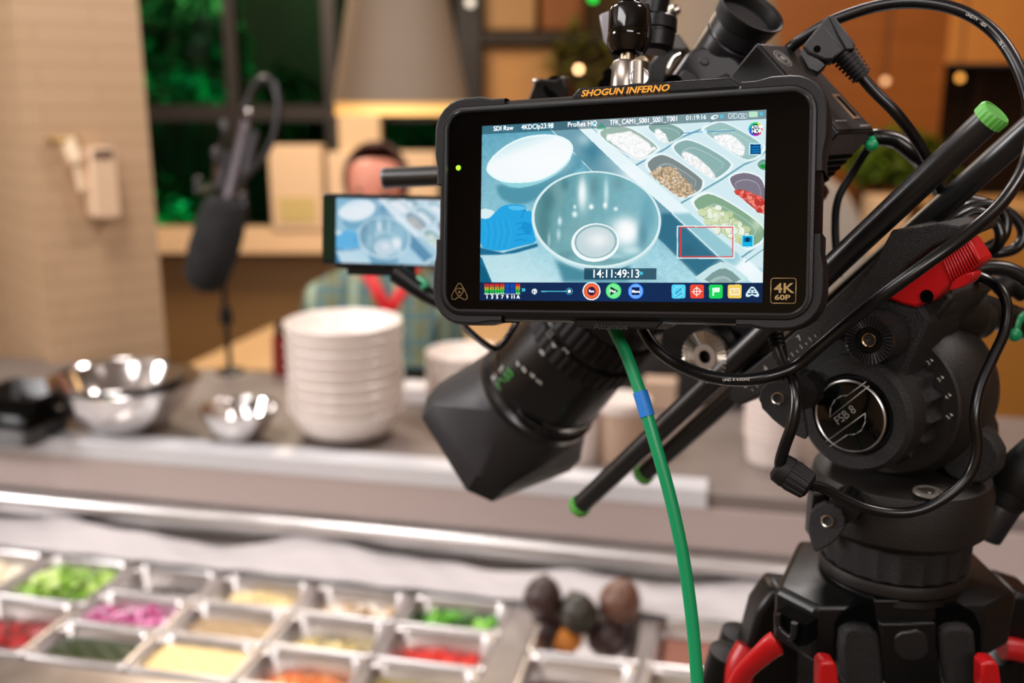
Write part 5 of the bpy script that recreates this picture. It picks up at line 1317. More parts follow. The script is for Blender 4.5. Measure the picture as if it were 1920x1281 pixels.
bm = nb(); tube(bm, [at(1252, 128, .63), at(1262, 108, .63), at(1275, 100, .63)], .0012, 8); tube(bm, [at(1252, 128, .63), at(1252, 138, .63), at(1263, 122, .63), at(1276, 106, .63)], .001, 8); obj('strap_loop', bm, STEEL, ve)
# top handle remains: grey block, perforated bracket, silver plate
hd = thing('top_handle', 'black camera top handle with a perforated bracket above the monitor', 'handle', at(1230, 150, .70))
HM = viewM(1230, 140, .69, -20, -10)
vprism('handle_bar', [(1200, 215), (1215, 120), (1240, 92), (1288, 92), (1255, 128), (1235, 190), (1235, 215)], 0, .03, BLK, 0, .002, hd, M=HM)
vprism('handle_end', [(1244, 92), (1256, 63), (1272, 62), (1290, 90), (1283, 95)], -.002, .028, mat('olive_grey_plastic', '4a4640', .5), 0, .0015, hd, 'grey front end of the handle', M=HM)
vprism('bracket_plate', [(1120, 168), (1146, 124), (1163, 96), (1172, 100), (1150, 136), (1136, 168)], -.004, .004, mat('grey_alloy', '77747a', .35, metal=.6), 0, .001, hd, M=HM)
for px, py, r_ in ((1136, 160, .0055), (1142, 140, .0045)):
    bm = nb(); x, z = on_plane(px, py, HM, -.0046); lathe(bm, [(0, r_), (.0004, r_), (.0004, .0001)], HM @ Vector((x, -.0044, z)), HM.to_3x3() @ Vector((0, -1, 0)), 20); obj('bracket_hole', bm, mat('dark_socket', '0a0a0a', .4), hd)
bm = nb(); ball(bm, at(1253, 61, .69), .0022, sub=2); obj('red_lamp', bm, mat('red_glow', 'e02a2a', .4, emit=.6), hd)
bm = nb(); lathe(bm, [(-.008, .0035), (.004, .0035), (.005, .002)], at(1262, 22, .70), (1, 0, .5), 16); lathe(bm, [(-.0015, .0085), (.0015, .0085)], at(1256, 18, .70), (1, 0, .5), 20); ball(bm, at(1262, 28, .698), .0022, sub=2); obj('thumb_screw', bm, STEEL, hd)
bm = nb(); tube(bm, [at(1178, 122, .67), at(1198, 112, .67), at(1208, 120, .67), at(1200, 132, .67)], .0035, 10); obj('ring_bolt', bm, mat('warm_steel', 'a89880', .3, metal=1.0), hd)
# small silver plate behind the ball head
bm = nb(); NM = viewM(1140, 60, .64, -10, 0)
prism(bm, [on_plane(x, y, NM, 0) for x, y in [(1124, 28), (1148, 18), (1158, 20), (1160, 95), (1140, 88), (1132, 78)]], 0, .004, NM); obj('silver_plate', bm, mat('silver_plate', 'a9a6ad', .35, metal=.5), hd, bevel=.0006)

# articulating arm holding the monitor
ar = thing('articulated_arm', 'black magic arm with steel ball joint holding the big monitor from above', 'arm', at(1172, 165, .545))
def ax_at(px0, py0, px1, py1, d0, d1): return at(px0, py0, d0), at(px1, py1, d1)
p0, p1 = at(1172, 163, .548), at(1176, 118, .548)
a_ = (p1 - p0); L = a_.length
bm = nb(); lathe(bm, [(-.003, .0078), (L * .05, .0082), (L * .93, .0082), (L, .0076)], p0, a_, 40); obj('steel_socket', bm, mat('turned_steel', '8f877e', .30, metal=1.0), ar)
bm = nb(); cyl(bm, at(1196, 160, .540), at(1197, 118, .540), .0050, n=24); obj('steel_lug', bm, mat('turned_steel', '8f877e', .30, metal=1.0), ar)
bm = nb(); c_ = at(1199, 144, .5365); lathe(bm, [(-.003, .0052), (.0006, .0052), (.0010, .0048), (.0006, .0040), (.0006, .0016), (-.001, .0014), (-.001, .0001)], c_, (-.1, -1, .25), 28, caps=(True, True)); obj('pivot_screw', bm, STEELM, ar)
bm = nb(); q0, q1 = at(1175, 119, .548), at(1177, 88, .548); lathe(bm, [(0, .0042), (.0085, .0039), ((q1 - q0).length * .9, .0052), ((q1 - q0).length * 1.2, .0068)], q0, q1 - q0, 32); obj('ball_stud', bm, mat('warm_steel', 'a89880', .3, metal=1.0), ar)
q0, q1 = at(1176, 100, .548), at(1179, 10, .548); Lq = (q1 - q0).length
bm = nb(); lathe(bm, [(.001, .0074), (.0, .0084), (Lq * .12, .0102), (Lq * .30, .0112), (Lq * .32, .0106), (Lq * .42, .0106), (Lq * .44, .0110), (Lq * .86, .0108), (Lq * .95, .0098), (Lq, .0078), (Lq, .0001)], q0, q1 - q0, 44, caps=(False, True)); obj('ball_housing', bm, BLKG, ar)
bm = nb(); cyl(bm, at(1179, 14, .548), at(1183, -70, .56), .0060, n=32); obj('arm_tube', bm, BLKG, ar)
bm = nb(); tube(bm, [at(1200, 100, .55), at(1213, 70, .55), at(1211, 30, .55), at(1208, 10, .55)], .0028, 10); tube(bm, [at(1148, 60, .552), at(1146, 85, .552), at(1158, 108, .552)], .0024, 10); obj('housing_clip', bm, BLK, ar)
p0, p1 = at(1228, 98, .60), at(1236, 20, .60); a_ = p1 - p0; L = a_.length
bm = nb(); lathe(bm, [(0, .0075), (L * .1, .0105), (L * .42, .0112), (L * .44, .0105), (L * .5, .0105), (L * .52, .0118), (L * .8, .0114), (L * .86, .0095)], p0, a_, 36); obj('second_joint', bm, BLK, ar)
bm = nb(); cyl(bm, at(1222, 30, .60), at(1240, -60, .60), .0088, n=28); obj('second_arm_tube', bm, BLK, ar)
bm = nb(); cyl(bm, at(1172, 178, .548), at(1172, 164, .548), .0070, n=24); obj('mount_screw', bm, BLK, ar)

# adapter behind the monitor's top left edge
t = thing('cable_clamp', 'small black clamp showing over the upper left edge of the big monitor', 'clamp', at(1020, 170, .70))
bm = nb(); QM = viewM(1020, 165, .70, -20, 0)
prism(bm, [on_plane(x, y, QM, 0) for x, y in [(985, 200), (1003, 152), (1012, 147), (1040, 150), (1052, 143), (1064, 165), (1060, 200)]], 0, .02, QM); obj('clamp_body', bm, BLK, t, bevel=.001)
bm = nb(); lathe(bm, [(0, .008), (.001, .008), (.001, .0001)], at(1040, 164, .699), (-.2, -1, .2), 24); obj('clamp_opening', bm, mat('dark_socket', '0a0a0a', .4), t)
bm = nb(); ball(bm, at(1003, 152, .698), .0018, sub=2); obj('clamp_screw', bm, STEELM, t)
# open-ended tube left of the monitor
t = thing('viewfinder_rod', 'black open-ended tube sticking out left of the big monitor', 'rod', at(760, 332, .74))
p0 = at(720, 334, .735); p1 = at(1000, 322, .72)
bm = nb(); d = (p1 - p0).normalized(); L = (p1 - p0).length; lathe(bm, [(.02, .0001), (.02, .0062), (.0, .0064), (-.0004, .0070), (0, .0075), (L, .0075), (L, .0001)], p0, d, 36); obj('tube', bm, ANOD, t)
bm = nb(); lathe(bm, [(-.0006, .0064), (-.0009, .0070), (-.0004, .0075), (.0008, .0076), (.0006, .0064)], p0, d, 36, caps=(False, False)); obj('rim', bm, mat('blue_grey_rim', '6a7684', .3, metal=.5), t)

# ---- zoom lens with square hood
ln = thing('zoom_lens', 'black cine zoom lens with a rectangular hood pointing down to the left', 'lens', at(985, 740, .82))
LX = u_
HW, HH = .062, .052      # hood half sizes
def lensM(t): M = CM.copy(); M.translation = O0 - u_ * t; return M
def sec(t, w, h, r): return [cm(t, a, b) for a, b in rrect(-w, w, -h, h, r, 5)]
def sec2(t, w, h, c):
    P = []
    for (x0, z0), (x1, z1) in (((w, h - c), (w - c, h)), ((-w + c, h), (-w, h - c)), ((-w, -h + c), (-w + c, -h)), ((w - c, -h), (w, -h + c))):
        for i in range(6): P.append(cm(t, x0 + (x1 - x0) * i / 5, z0 + (z1 - z0) * i / 5))
    return P
def circ(t, r, n=24):
    out = []
    k = 6
    for cx, cz, a0 in ((1, 1, 0), (-1, 1, 90), (-1, -1, 180), (1, -1, 270)):
        for i in range(k): 
            a = R(a0 + 90 * i / (k - 1) * .999); out.append(cm(t, r * math.cos(a), r * math.sin(a)))
    return out
bm = nb(); loft(bm, [sec2(.0, .0640, .0525, .017), sec2(.002, .0655, .0535, .017), sec2(.022, .0655, .0535, .019), circ(.060, .0530), circ(.070, .0515)], False, True)
obj('hood_shell', bm, mat('matte_hood', '1f1d1e', .55, bump=.3, bscale=700), ln, angle=28)
bm = nb(); loft(bm, [sec2(.0, .0640, .0525, .017), sec2(-.0005, .0625, .0510, .016), sec2(.010, .059, .048, .015), sec2(.05, .045, .04, .01), sec2(.055, .02, .02, .005)], False, True)
obj('hood_interior', bm, BLKM, ln)
def knurl(n, k): return lambda a: 1 + k * (1 if int(a / (2 * math.pi) * n) % 2 else -1)
def lr(name, prof, m, n=72, fn=None, lb=None):
    bm = nb(); lathe(bm, prof, O0, -u_, n, x=S_, fn=fn); return obj(name, bm, m, ln, angle=30, label=lb)
SB = mat('satin_black_lens', '171616', .25, bump=.1, bscale=900)
lr('front_ring', [(.062, .0500), (.066, .0525), (.072, .0525), (.075, .0490), (.080, .0485), (.083, .0500), (.088, .0498)], SB)
lr('barrel', [(.088, .0490), (.100, .0480), (.135, .0460), (.160, .0440), (.176, .0425)], SB)
lr('focus_ring', [(.136, .0462), (.137, .0475), (.152, .0475), (.153, .0462)], BLKM, 160, knurl(80, .010), 'ribbed focus ring')
lr('zoom_ring', [(.158, .0450), (.159, .0462), (.176, .0455), (.178, .0440)], BLKM, 160, knurl(80, .010), 'ribbed zoom ring')
lr('iris_ring', [(.178, .0425), (.196, .0410), (.198, .0422), (.212, .0418), (.214, .0395), (.240, .037)], SB)
lr('iris_knurl', [(.199, .0424), (.200, .0432), (.210, .0428), (.211, .0420)], BLKM, 160, knurl(80, .012))
bm = nb()
for k in range(6):
    a = R(205 + k * 3.2); box(bm, (0, 0, 0), (.006, .006, .008), Matrix.Translation(cm(.081, .050 * math.cos(a), .050 * math.sin(a))) @ RM.to_3x3().to_4x4())
obj('hood_lock_knob', bm, BLK, ln, bevel=.001)
# engraved scale lettering wrapped on the barrel
def ltext(s, px, py, size, m, lb=None, roll=0):
    # hit the barrel cylinder
    r0 = .0492; ray = view_ray(px, py); A = CM.inverted() @ CAM; D = CM.to_3x3().inverted() @ ray
    a = D.y ** 2 + D.z ** 2; b = 2 * (A.y * D.y + A.z * D.z); c = A.y ** 2 + A.z ** 2 - r0 ** 2
    q = b * b - 4 * a * c
    if q < 0: return
    t = (-b - q ** .5) / (2 * a); P = A + D * t; nrm = (CM.to_3x3() @ Vector((0, P.y, P.z))).normalized()
    P = CM @ P + nrm * .0004
    xdir = X_
    text(ln, 'lens_marking', s, size, frame(P, nrm, X_ * math.cos(roll) + nrm.cross(X_) * math.sin(roll)), m, lb)
LG = mat('green_lens_print', '3aa53a', .5)
ltext('18-55', 936, 735, .0105, LG, 'green lens marking')
ltext('fujinon', 925, 715, .0065, WHITEINK, 'pale lens marking')
for s_, x, y in (('8', 984, 700), ('6', 1000, 710), ('5', 1013, 722), ('4', 972, 690), ('2', 1063, 664), ('4', 1040, 655), ('8', 1018, 668), ('22', 1030, 636)): ltext(s_, x, y, .0070, WHITEINK if s_ != '22' else GREYINK)

# ------------------------------------------------------------------ fluid head
hd2 = thing('fluid_head', 'black fluid tripod head with a round badge and numbered drag ring', 'tripod head', at(1680, 1010, .64))
CH = at(1597, 779, .585)
DM_ = RM.copy(); DM_.translation = CH
mS = -S_
def drum(name, prof, m, n=72, fn=None, lb=None, c=CH, caps=(True, True), bevel=0, angle=30):
    bm = nb(); lathe(bm, prof, c, S_, n, x=X_, fn=fn, caps=caps); return obj(name, bm, m, hd2, label=lb, angle=angle, bevel=bevel)
drum('badge_drum', [(.0035, .0232), (.0, .0250), (.0005, .0325), (.004, .0352), (.020, .0356), (.022, .033), (.026, .033)], CAST)
drum('badge_disc', [(-.0028, .0001), (-.0028, .0205), (-.0022, .0218), (.001, .0225)], BLKG, caps=(False, False), lb='glossy black round badge')
bm = nb(); lathe(bm, [(-.0029, .0206), (-.0033, .0210), (-.0029, .0216), (-.0022, .0219)], CH, S_, 72, caps=(False, False)); obj('badge_rim', bm, STEELM, hd2, label='thin silver badge rim')
def scal(n, k): return lambda a: 1 - k * (0.5 + .5 * math.cos(a * n)) ** .6
drum('drag_ring', [(.022, .035), (.024, .0378), (.040, .0388), (.0415, .036)], CAST, 144, scal(18, .09), 'scalloped drag ring')
drum('tilt_housing', [(.040, .030), (.0412, .036), (.0414, .0455), (.0425, .047), (.048, .049), (.052, .0515), (.085, .053), (.098, .050), (.108, .042), (.112, .030)], CASTB, c=CH + S_ * 0 + Z_ * 0)
# badge artwork
MB_ = DM_.copy()
def bpt(px, py): return on_plane(px, py, DM_, -.0030)
def bstroke(name, polys, w, closed=False, m=None):
    bm = nb(); strokes(bm, polys, w, DM_, -.0031, closed); obj(name, bm, m or mat('silver_print', 'b8b4b0', .4, metal=.4), hd2, solid=.0001)
def z6(x, y): return (1400 + x * 520 / 1665, 560 + y * 520 / 1665)
B = lambda *pp: [bpt(*z6(*p)) for p in pp]
bstroke('badge_line', [B((716, 500), (605, 582), (570, 584), (530, 608), (503, 655), (500, 712), (735, 525))], .00045)
bstroke('badge_line', [B((478, 858), (712, 688), (712, 740), (690, 790), (650, 815), (605, 818), (500, 888))], .00045)
fx, fz = bpt(*z6(548, 762)); 
dv = Vector(bpt(*z6(668, 672))) - Vector((fx, fz)); ang = math.atan2(dv.y, dv.x)
F = DM_ @ Matrix(((math.cos(ang), -math.sin(ang), 0, fx), (0, 0, -1, -.0030), (math.sin(ang), math.cos(ang), 0, fz), (0, 0, 0, 1)))
text(hd2, 'badge_lettering', 'FSB 8', .0072, F, mat('silver_print', 'b8b4b0', .4, metal=.4), 'silver FSB 8 lettering', sx=.95)
# numbers on the tilt housing front cone
for s_, px, py in (('1', 1709, 656), ('2', 1734, 685), ('3', 1754, 717), ('4', 1768, 750), ('5', 1771, 787)):
    lx, lz = on_plane(px + 7, py, DM_, .0408)
    F = DM_ @ Matrix(((1, 0, 0, lx), (0, 0, -1, .0408), (0, 1, 0, lz), (0, 0, 0, 1)))
    text(hd2, 'drag_number', s_, .0036, F, WHITEINK, 'white drag number %s' % s_)
    bm = nb(); bm.faces.new([bm.verts.new(DM_ @ Vector((lx + a, .0403, lz + b))) for a, b in ((.0028, .0003), (.0044, .0003), (.0036, .0025))]); obj('drag_arrow', bm, WHITEINK, hd2, solid=.0002)
# bracket with black rosette
CR2 = at(1631, 637, .560)
bm = nb(); P = chaikin(rp([(1590, 700), (1588, 610), (1620, 585), (1665, 575), (1695, 610), (1706, 660), (1690, 690), (1640, 700)], .0), 2)
prism(bm, P, .002, .034, RM); obj('rosette_bracket', bm, CASTB, hd2, bevel=.002)
bm = nb(); lathe(bm, [(0, .0120), (.012, .0150), (.02, .0150)], CR2, S_, 40); obj('rosette_base', bm, CAST, hd2)
bm = nb(); rosette(bm, CR2 - S_ * .001, -S_, .0075, .0138, .0019, 36); obj('black_rosette', bm, mat('black_rosette', '232222', .32), hd2, angle=10, label='black toothed rosette')
bm = nb(); lathe(bm, [(-.002, .0076), (-.0006, .0072), (-.0006, .0048), (-.002, .0044), (.006, .0040), (.006, .0001)][0:4], CR2, S_, 32, caps=(False, False)); obj('rosette_rim', bm, BLK, hd2)
bm = nb()
lathe(bm, [(-.0012, .0046), (-.0016, .0040), (-.0012, .0034)] + [(.0 + .0006 * k, .0034 - (.0004 if k % 2 else 0)) for k in range(12)] + [(.0075, .0001)], CR2, S_, 28, caps=(False, True)); obj('brass_thread', bm, mat('brass_thread', 'b79a78', .3, metal=1.0), hd2, label='threaded brass insert')
# plate holder saddle between drum and plate
bm = nb(); P = rp([(1448, 735), (1472, 700), (1560, 628), (1640, 560), (1720, 560), (1745, 600), (1700, 690), (1690, 760), (1560, 800), (1510, 800)], .0015)
prism(bm, P, .0015, .075, RM); obj('saddle', bm, CAST, hd2, bevel=.003)
bm = nb(); P = rp([(1545, 620), (1620, 540), (1700, 520), (1760, 520), (1790, 560), (1740, 620), (1650, 640)], .012)
prism(bm, P, .012, .08, RM); obj('saddle_top', bm, CASTB, hd2, bevel=.003)
# red lock lever
lk = RED
bm = nb(); P = rp([(1658, 560), (1652, 530), (1700, 512), (1745, 478), (1770, 475), (1812, 444), (1842, 490), (1780, 540), (1745, 566), (1716, 578), (1690, 572)], -.001)
prism(bm, P, -.001, .018, RM); obj('lock_lever', bm, lk, hd2, bevel=.0022, label='red camera lock lever')
bm = nb()
for k in range(11):
    t0 = k / 10; a = Vector((1768 + 44 * t0, 480 - 32 * t0)); b = Vector((1788 + 48 * t0, 532 - 40 * t0))
    pa, pb = on_plane(a.x, a.y, RM, -.0015), on_plane(b.x, b.y, RM, -.0015)
    strokes(bm, [[pa, pb]], .0011, RM, -.0018, closed=False)
obj('lever_rib', bm, lk, hd2, solid=.0018)
bm = nb(); P = chaikin(rp([(1778, 545), (1786, 525), (1820, 508), (1828, 516), (1815, 535), (1785, 545)], -.004), 1)
prism(bm, P, -.004, .008, RM); obj('release_button', bm, lk, hd2, bevel=.001, label='red release button')
bm = nb(); c_ = RM @ Vector((on_plane(1738, 556, RM, -.002)[0], -.0022, on_plane(1738, 556, RM, -.002)[1])); lathe(bm, [(0, .0038), (.0004, .0036), (.0004, .0022), (0, .002), (0, .0001)], c_, -S_, 24, caps=(True, True)); obj('lever_screw', bm, mat('dark_socket', '0a0a0a', .4), hd2)
# teardrop tension levers
def knob(px, py, d, tip, label, r=.0105, axis=None):
    t = hd2; c = at(px, py, d); ax = axis or Vector((-.35, -.9, .2)).normalized()
    M = Matrix.Identity(4); Yv = -ax; Zv = (at(*tip, d) - c); Zv = -(Zv - Yv * Zv.dot(Yv)).normalized(); Xv = Yv.cross(Zv)
    for i, v in enumerate((Xv, Yv, Zv)):
        for j in range(3): M[j][i] = v[j]
    for j in range(3): M[j][3] = c[j]
    Lt = (at(*tip, d) - c).length
    out = []
    for k in range(40):
        a = 2 * math.pi * k / 40; rr_ = r * (1 + (.04 * math.cos(a * 12) if math.sin(a) > -.3 else 0))
        x, z = rr_ * math.cos(a), rr_ * math.sin(a)
        if math.sin(a) < 0: z = z * (Lt / r); x *= (1 - .55 * (-math.sin(a)) ** 2)
        out.append((x, z))
    bm = nb(); prism(bm, out, 0, .010, M); o = obj('tension_lever', bm, CAST, hd2, bevel=.001, label=label)
    bm = nb(); lathe(bm, [(-.0002, .0040), (-.0008, .0036), (-.0006, .0028), (.001, .0027), (.001, .0001)], c, Yv, 28, caps=(False, True)); s = obj('lever_bolt', bm, STEEL, o)
    bm = nb(); lathe(bm, [(-.0002, .0016), (.0002, .0016)], c - Yv * -.0006, Yv, 6); obj('bolt_socket', bm, mat('dark_socket', '0a0a0a', .4), o)
knob(1458, 747, .585, (1512, 820), 'left scalloped tension lever with hex bolt')
bm = nb(); lathe(bm, [(0, .0105), (.006, .0115), (.014, .0115), (.018, .009)], at(1498, 735, .588), Vector((.55, .8, -.05)), 72, fn=knurl(24, .03)); obj('tilt_brake_knob', bm, BLKM, hd2, label='ribbed tilt brake knob')
# yoke and base, turned about the pan axis
PB = at(1678, 1000, .655)
def zof(py): return at_y(1678, py, PB.y).z
ZA = Vector((0, 0, 1))
def base(name, prof, m, n=72, fn=None, lb=None, sx=1.0, angle=30):
    bm = nb(); lathe(bm, [(zof(py) - PB.z, r) for py, r in prof], PB, ZA, n, fn=fn, x=Vector((1, 0, 0)), rx=sx); return obj(name, bm, m, hd2, label=lb, angle=angle)
base('yoke_base', [(985, .046), (978, .0505), (965, .0555), (905, .0565), (880, .054), (868, .046)], CASTB)
base('bubble_seat', [(950, .0560), (925, .0560), (918, .053)], CASTB)
base('pan_drag_ring', [(1043, .0425), (1038, .0465), (985, .0475), (978, .046)], CAST, 144, scal(22, .035), 'scalloped pan drag ring')
base('lower_disc', [(1066, .043), (1062, .0468), (1050, .0475), (1042, .0465)], CASTB)
base('bowl_neck', [(1108, .034), (1100, .037), (1068, .0425)], BLK)
# upright of the yoke on the right with the numbered drag scale and knob
YM = viewM(1780, 850, .64, -35, 0)
bm = nb(); P = [on_plane(x, y, YM, 0) for x, y in [(1660, 960), (1655, 880), (1700, 850), (1772, 770), (1795, 790), (1845, 800), (1850, 930), (1820, 965)]]
prism(bm, chaikin(P, 1), 0, .05, YM); obj('yoke_arm', bm, CASTB, hd2, bevel=.003)
bm = nb(); P = [on_plane(x, y, VM2, 0) for x, y in []] if False else None
kc = at(1822, 862, .600)
bm.free(); bm = nb(); lathe(bm, [(0, .0165), (.002, .0185), (.012, .0195), (.014, .018)], kc + Vector((0, .006, 0)), Vector((.62, .78, 0)), 60, fn=scal(10, .03)); obj('pan_drag_knob', bm, CAST, hd2, label='round pan drag knob')
for s_, px, py in (('5', 1795, 817), ('4', 1782, 853), ('3', 1779, 891)):
    lx, lz = on_plane(px, py, YM, -.0006); F = YM @ Matrix(((.3, -.95, 0, lx), (0, 0, -1, -.0008), (.95, .3, 0, lz), (0, 0, 0, 1))); text(hd2, 'drag_number', s_, .0048, F, WHITEINK, 'white pan drag number %s' % s_)
bc = at(1740, 924, .597); bm = nb(); lathe(bm, [(0, .0088), (.0012, .0084), (.0016, .0072), (.0008, .0062), (.0008, .0001)], bc, Vector((0, -.05, 1)), 40, caps=(False, True)); obj('bubble_level', bm, mat('pale_bubble', '6e6962', .4), hd2, label='round bubble level')
bm = nb(); lathe(bm, [(.0012, .0040), (.0020, .0036), (.0022, .0001)], bc, Vector((0, -.05, 1)), 24); obj('bubble', bm, mat('dark_bubble', '3a3630', .15), hd2)
knob(1551, 977, .60, (1528, 1036), 'lower scalloped pan lock lever with hex bolt')
bm = nb(); lathe(bm, [(0, .009), (.008, .0105), (.016, .0095)], at(1582, 955, .603), Vector((.5, .85, 0)), 72, fn=knurl(22, .03)); obj('pan_lock_knob', bm, BLKM, hd2)
bm = nb(); box(bm, (0, 0, 0), (.008, .012, .03), Matrix.Translation(at(1528, 960, .635))); obj('side_latch', bm, BLK, hd2, bevel=.001)
# pan bar clamp and pan bar
pb = thing('pan_bar', 'black pan bar clamped behind the red lever, running out to the right', 'handle', at(1800, 590, .62))
bm = nb(); lathe(bm, [(-.02, .013), (-.016, .0165), (.006, .017), (.012, .0135), (.02, .012)], at(1800, 590, .625), Vector((.85, .35, -.25)), 44); obj('bar_clamp', bm, CASTB, pb)
bm = nb(); c_ = at(1765, 603, .60); lathe(bm, [(-.004, .009), (0, .0095), (.002, .0075), (.001, .006), (.001, .0001)], c_, Vector((-.5, -.85, .1)), 40, caps=(True, True)); obj('clamp_knob', bm, CASTB, pb)
bm = nb(); cyl(bm, at(1820, 572, .63), at(1985, 632, .66), .0098, n=36); obj('bar_tube', bm, ANOD, pb)
bm = nb(); P = [at(1872, 545, .64), at(1895, 528, .64), at(1925, 545, .64)]; tube(bm, P, .0085, 12); obj('wing_grip', bm, BLKM, pb)
bm = nb(); tube(bm, [at(1925, 588, .63), at(1912, 600, .625), at(1905, 622, .625)], .0032, 8, flat=.5); ball(bm, at(1903, 628, .624), .0045, (1, .7, 1), 2); obj('cable_tie', bm, GREENCABLE, pb, label='green cable tie')

# ------------------------------------------------------------------ tripod
tp = thing('tripod', 'black tripod with red leg levers carrying the fluid head', 'tripod', (PB.x, PB.y, 0))
def TP(x, y, z): return Vector((PB.x + x, PB.y + y, z))
zc = zof(1100)
def plan(k, z, r=.018):
    "three-lobed crown outline, front lobe towards the camera"
    P = [(-.088, -.020), (-.060, -.062), (-.046, -.070), (.050, -.074), (.068, -.066), (.092, -.022), (.094, .010), (.040, .085), (-.036, .085), (-.090, .012)]
    P = chaikin([(x * k, y * k) for x, y in P], 1)
    return [TP(x, y, z) for x, y in P]
zt_c = zof(1060)
TC = at(1530, 1142, .622).z
CP = [at_z(x, y, TC) for x, y in ((1456, 1104), (1530, 1142), (1850, 1140), (1904, 1112), (1850, 1060), (1520, 1050))]
CC = sum(CP, Vector()) / 6
CP[4] = CP[4] + Vector((0, .03, 0)); CP[5] = CP[5] + Vector((0, .03, 0))
def plan2(k, z): return [Vector((CC.x + (p[0] - CC.x) * k, CC.y + (p[1] - CC.y) * k, z)) for p in chaikin([tuple(v) for v in CP], 0)]
bm = nb(); loft(bm, [plan2(.96, TC - .038), plan2(1.0, TC - .034), plan2(1.01, TC - .003), plan2(.98, TC + .001), plan2(.70, TC + .005), plan2(.4, TC + .005)], True, True); obj('crown', bm, BLK, tp, bevel=.002, angle=25)
bm = nb(); lathe(bm, [(0, .046), (.004, .045), (.007, .040)], Vector((PB.x, PB.y, TC + .002)), ZA, 60); obj('bowl_seat', bm, BLK, tp)
# arch with hinge in the front lobe
fd = (CP[2] - CP[1]); FM = Matrix.Translation(CP[1] + Vector((0, -.0012, 0))) @ Matrix.Rotation(math.atan2(fd.y, fd.x), 4, 'Z')
def fpt(px, py): return on_plane(px, py, FM, 0)
bm = nb(); P = [fpt(*p) for p in [(1566, 1225), (1566, 1170), (1580, 1148), (1610, 1132), (1640, 1132), (1640, 1165), (1756, 1165), (1756, 1132), (1795, 1132), (1825, 1148), (1838, 1175), (1838, 1225)]]
prism(bm, P, -.0005, .02, FM); obj('arch_recess_shade', bm, mat('dark_socket', '0a0a0a', .4), tp)  # dark overlay on the face, the arch's shade put into its colour
bm = nb(); prism(bm, [on_plane(x, y, FM, -.0008) for x, y in ((1640, 1125), (1756, 1125), (1756, 1163), (1640, 1163))], -.0012, .01, FM); obj('hinge_cover', bm, BLK, tp, bevel=.0012)
def leg(base_, dirv, side, label):
    pass
def box_leg(name, p0, p1, w0, w1, m):
    bm = nb(); tube(bm, [p0, p0.lerp(p1, .5), p1], 1.0, 4, 3, rfn=lambda t: w0 * (1 - t) + w1 * t); return bm
# three legs
front = TP(.0, -.088, 0)
for nm, a, lb in (('front', -90, 'front tripod leg'), ('left', 152, 'left tripod leg'), ('right', 28, 'right tripod leg')):
    ca, sa = math.cos(R(a)), math.sin(R(a)); r0 = .082 if nm == 'front' else .098
    top = TP(ca * r0, sa * r0, zt_c - .072 + (.03 if nm == 'front' else .0)); foot = TP(ca * .40, sa * .40, .0)
    ax = (foot - top).normalized()
    Mx = frame(top, ax, Vector((-sa, ca, 0)))
    bm = nb()
    hw = .034 if nm == 'front' else .021
    Ln = (foot - top).length
    for s in (-1, 1):
        bm2 = bm; lathe(bm2, [(0.012, .001), (.013, .0145), (Ln * .9, .0125), (Ln * .9, .001)], Mx @ Vector((s * hw * .72, 0, 0)), ax, 28)
    box(bm, (0, 0, Ln * .45), (hw * 1.3, .014, Ln * .86), Mx)
    lg = obj('leg', bm, CAST if nm == 'front' else BLK, tp, label=lb)
    bm = nb(); cyl(bm, foot - ax * .10, foot - ax * .012, .012, .014, 16); ball(bm, foot + Vector((0, 0, .014)), .016, (1.3, 1.3, .8), 2); obj('foot', bm, BLKM, lg)
# central hinge block and shoulders of the front leg
HM2 = FM @ Matrix.Translation((0, -.006, 0))
def hpt(*pp): return [on_plane(x, y, HM2, 0) for x, y in pp]
bm = nb(); prism(bm, hpt((1647, 1166), (1754, 1166), (1754, 1180), (1754, 1205), (1766, 1290), (1660, 1290), (1649, 1200)), -.002, .03, HM2); obj('hinge_block', bm, BLK, tp, bevel=.0015)
bm = nb(); P = chaikin(hpt((1672, 1182), (1730, 1176), (1740, 1210), (1735, 1228), (1700, 1238), (1675, 1222)), 1); prism(bm, P, -.0032, .0, HM2, scale1=1.0); obj('hinge_latch', bm, mat('satin_black_tube', '1a191a', .36), tp, bevel=.0012)
bm = nb(); prism(bm, chaikin(hpt((1572, 1192), (1590, 1172), (1645, 1178), (1655, 1225), (1662, 1300), (1578, 1300)), 1), -.001, .026, HM2); obj('leg_shoulder', bm, CAST, tp, bevel=.003)
bm = nb(); prism(bm, chaikin(hpt((1760, 1178), (1815, 1172), (1832, 1192), (1828, 1300), (1772, 1300), (1762, 1225)), 1), -.001, .026, HM2); obj('leg_shoulder', bm, CAST, tp, bevel=.003)
# socket detail on the left front corner
KM = Matrix.Translation(at(1482, 1170, .60)) @ Matrix.Rotation(R(-48), 4, 'Z')
def kpt(*pp): return [on_plane(x, y, KM, 0) for x, y in pp]
bm = nb(); prism(bm, kpt((1456, 1146), (1513, 1172), (1513, 1210), (1498, 1212), (1456, 1175)), -.0008, .012, KM); obj('socket_recess', bm, mat('dark_socket', '0a0a0a', .4), tp)
bm = nb(); tube(bm, [KM @ Vector((x, -.003, z)) for x, z in kpt((1463, 1148), (1465, 1172), (1480, 1188), (1492, 1190), (1495, 1165))], .0022, 10); obj('spreader_hook', bm, mat('worn_black_metal', '2e2c2c', .25, metal=.6), tp)
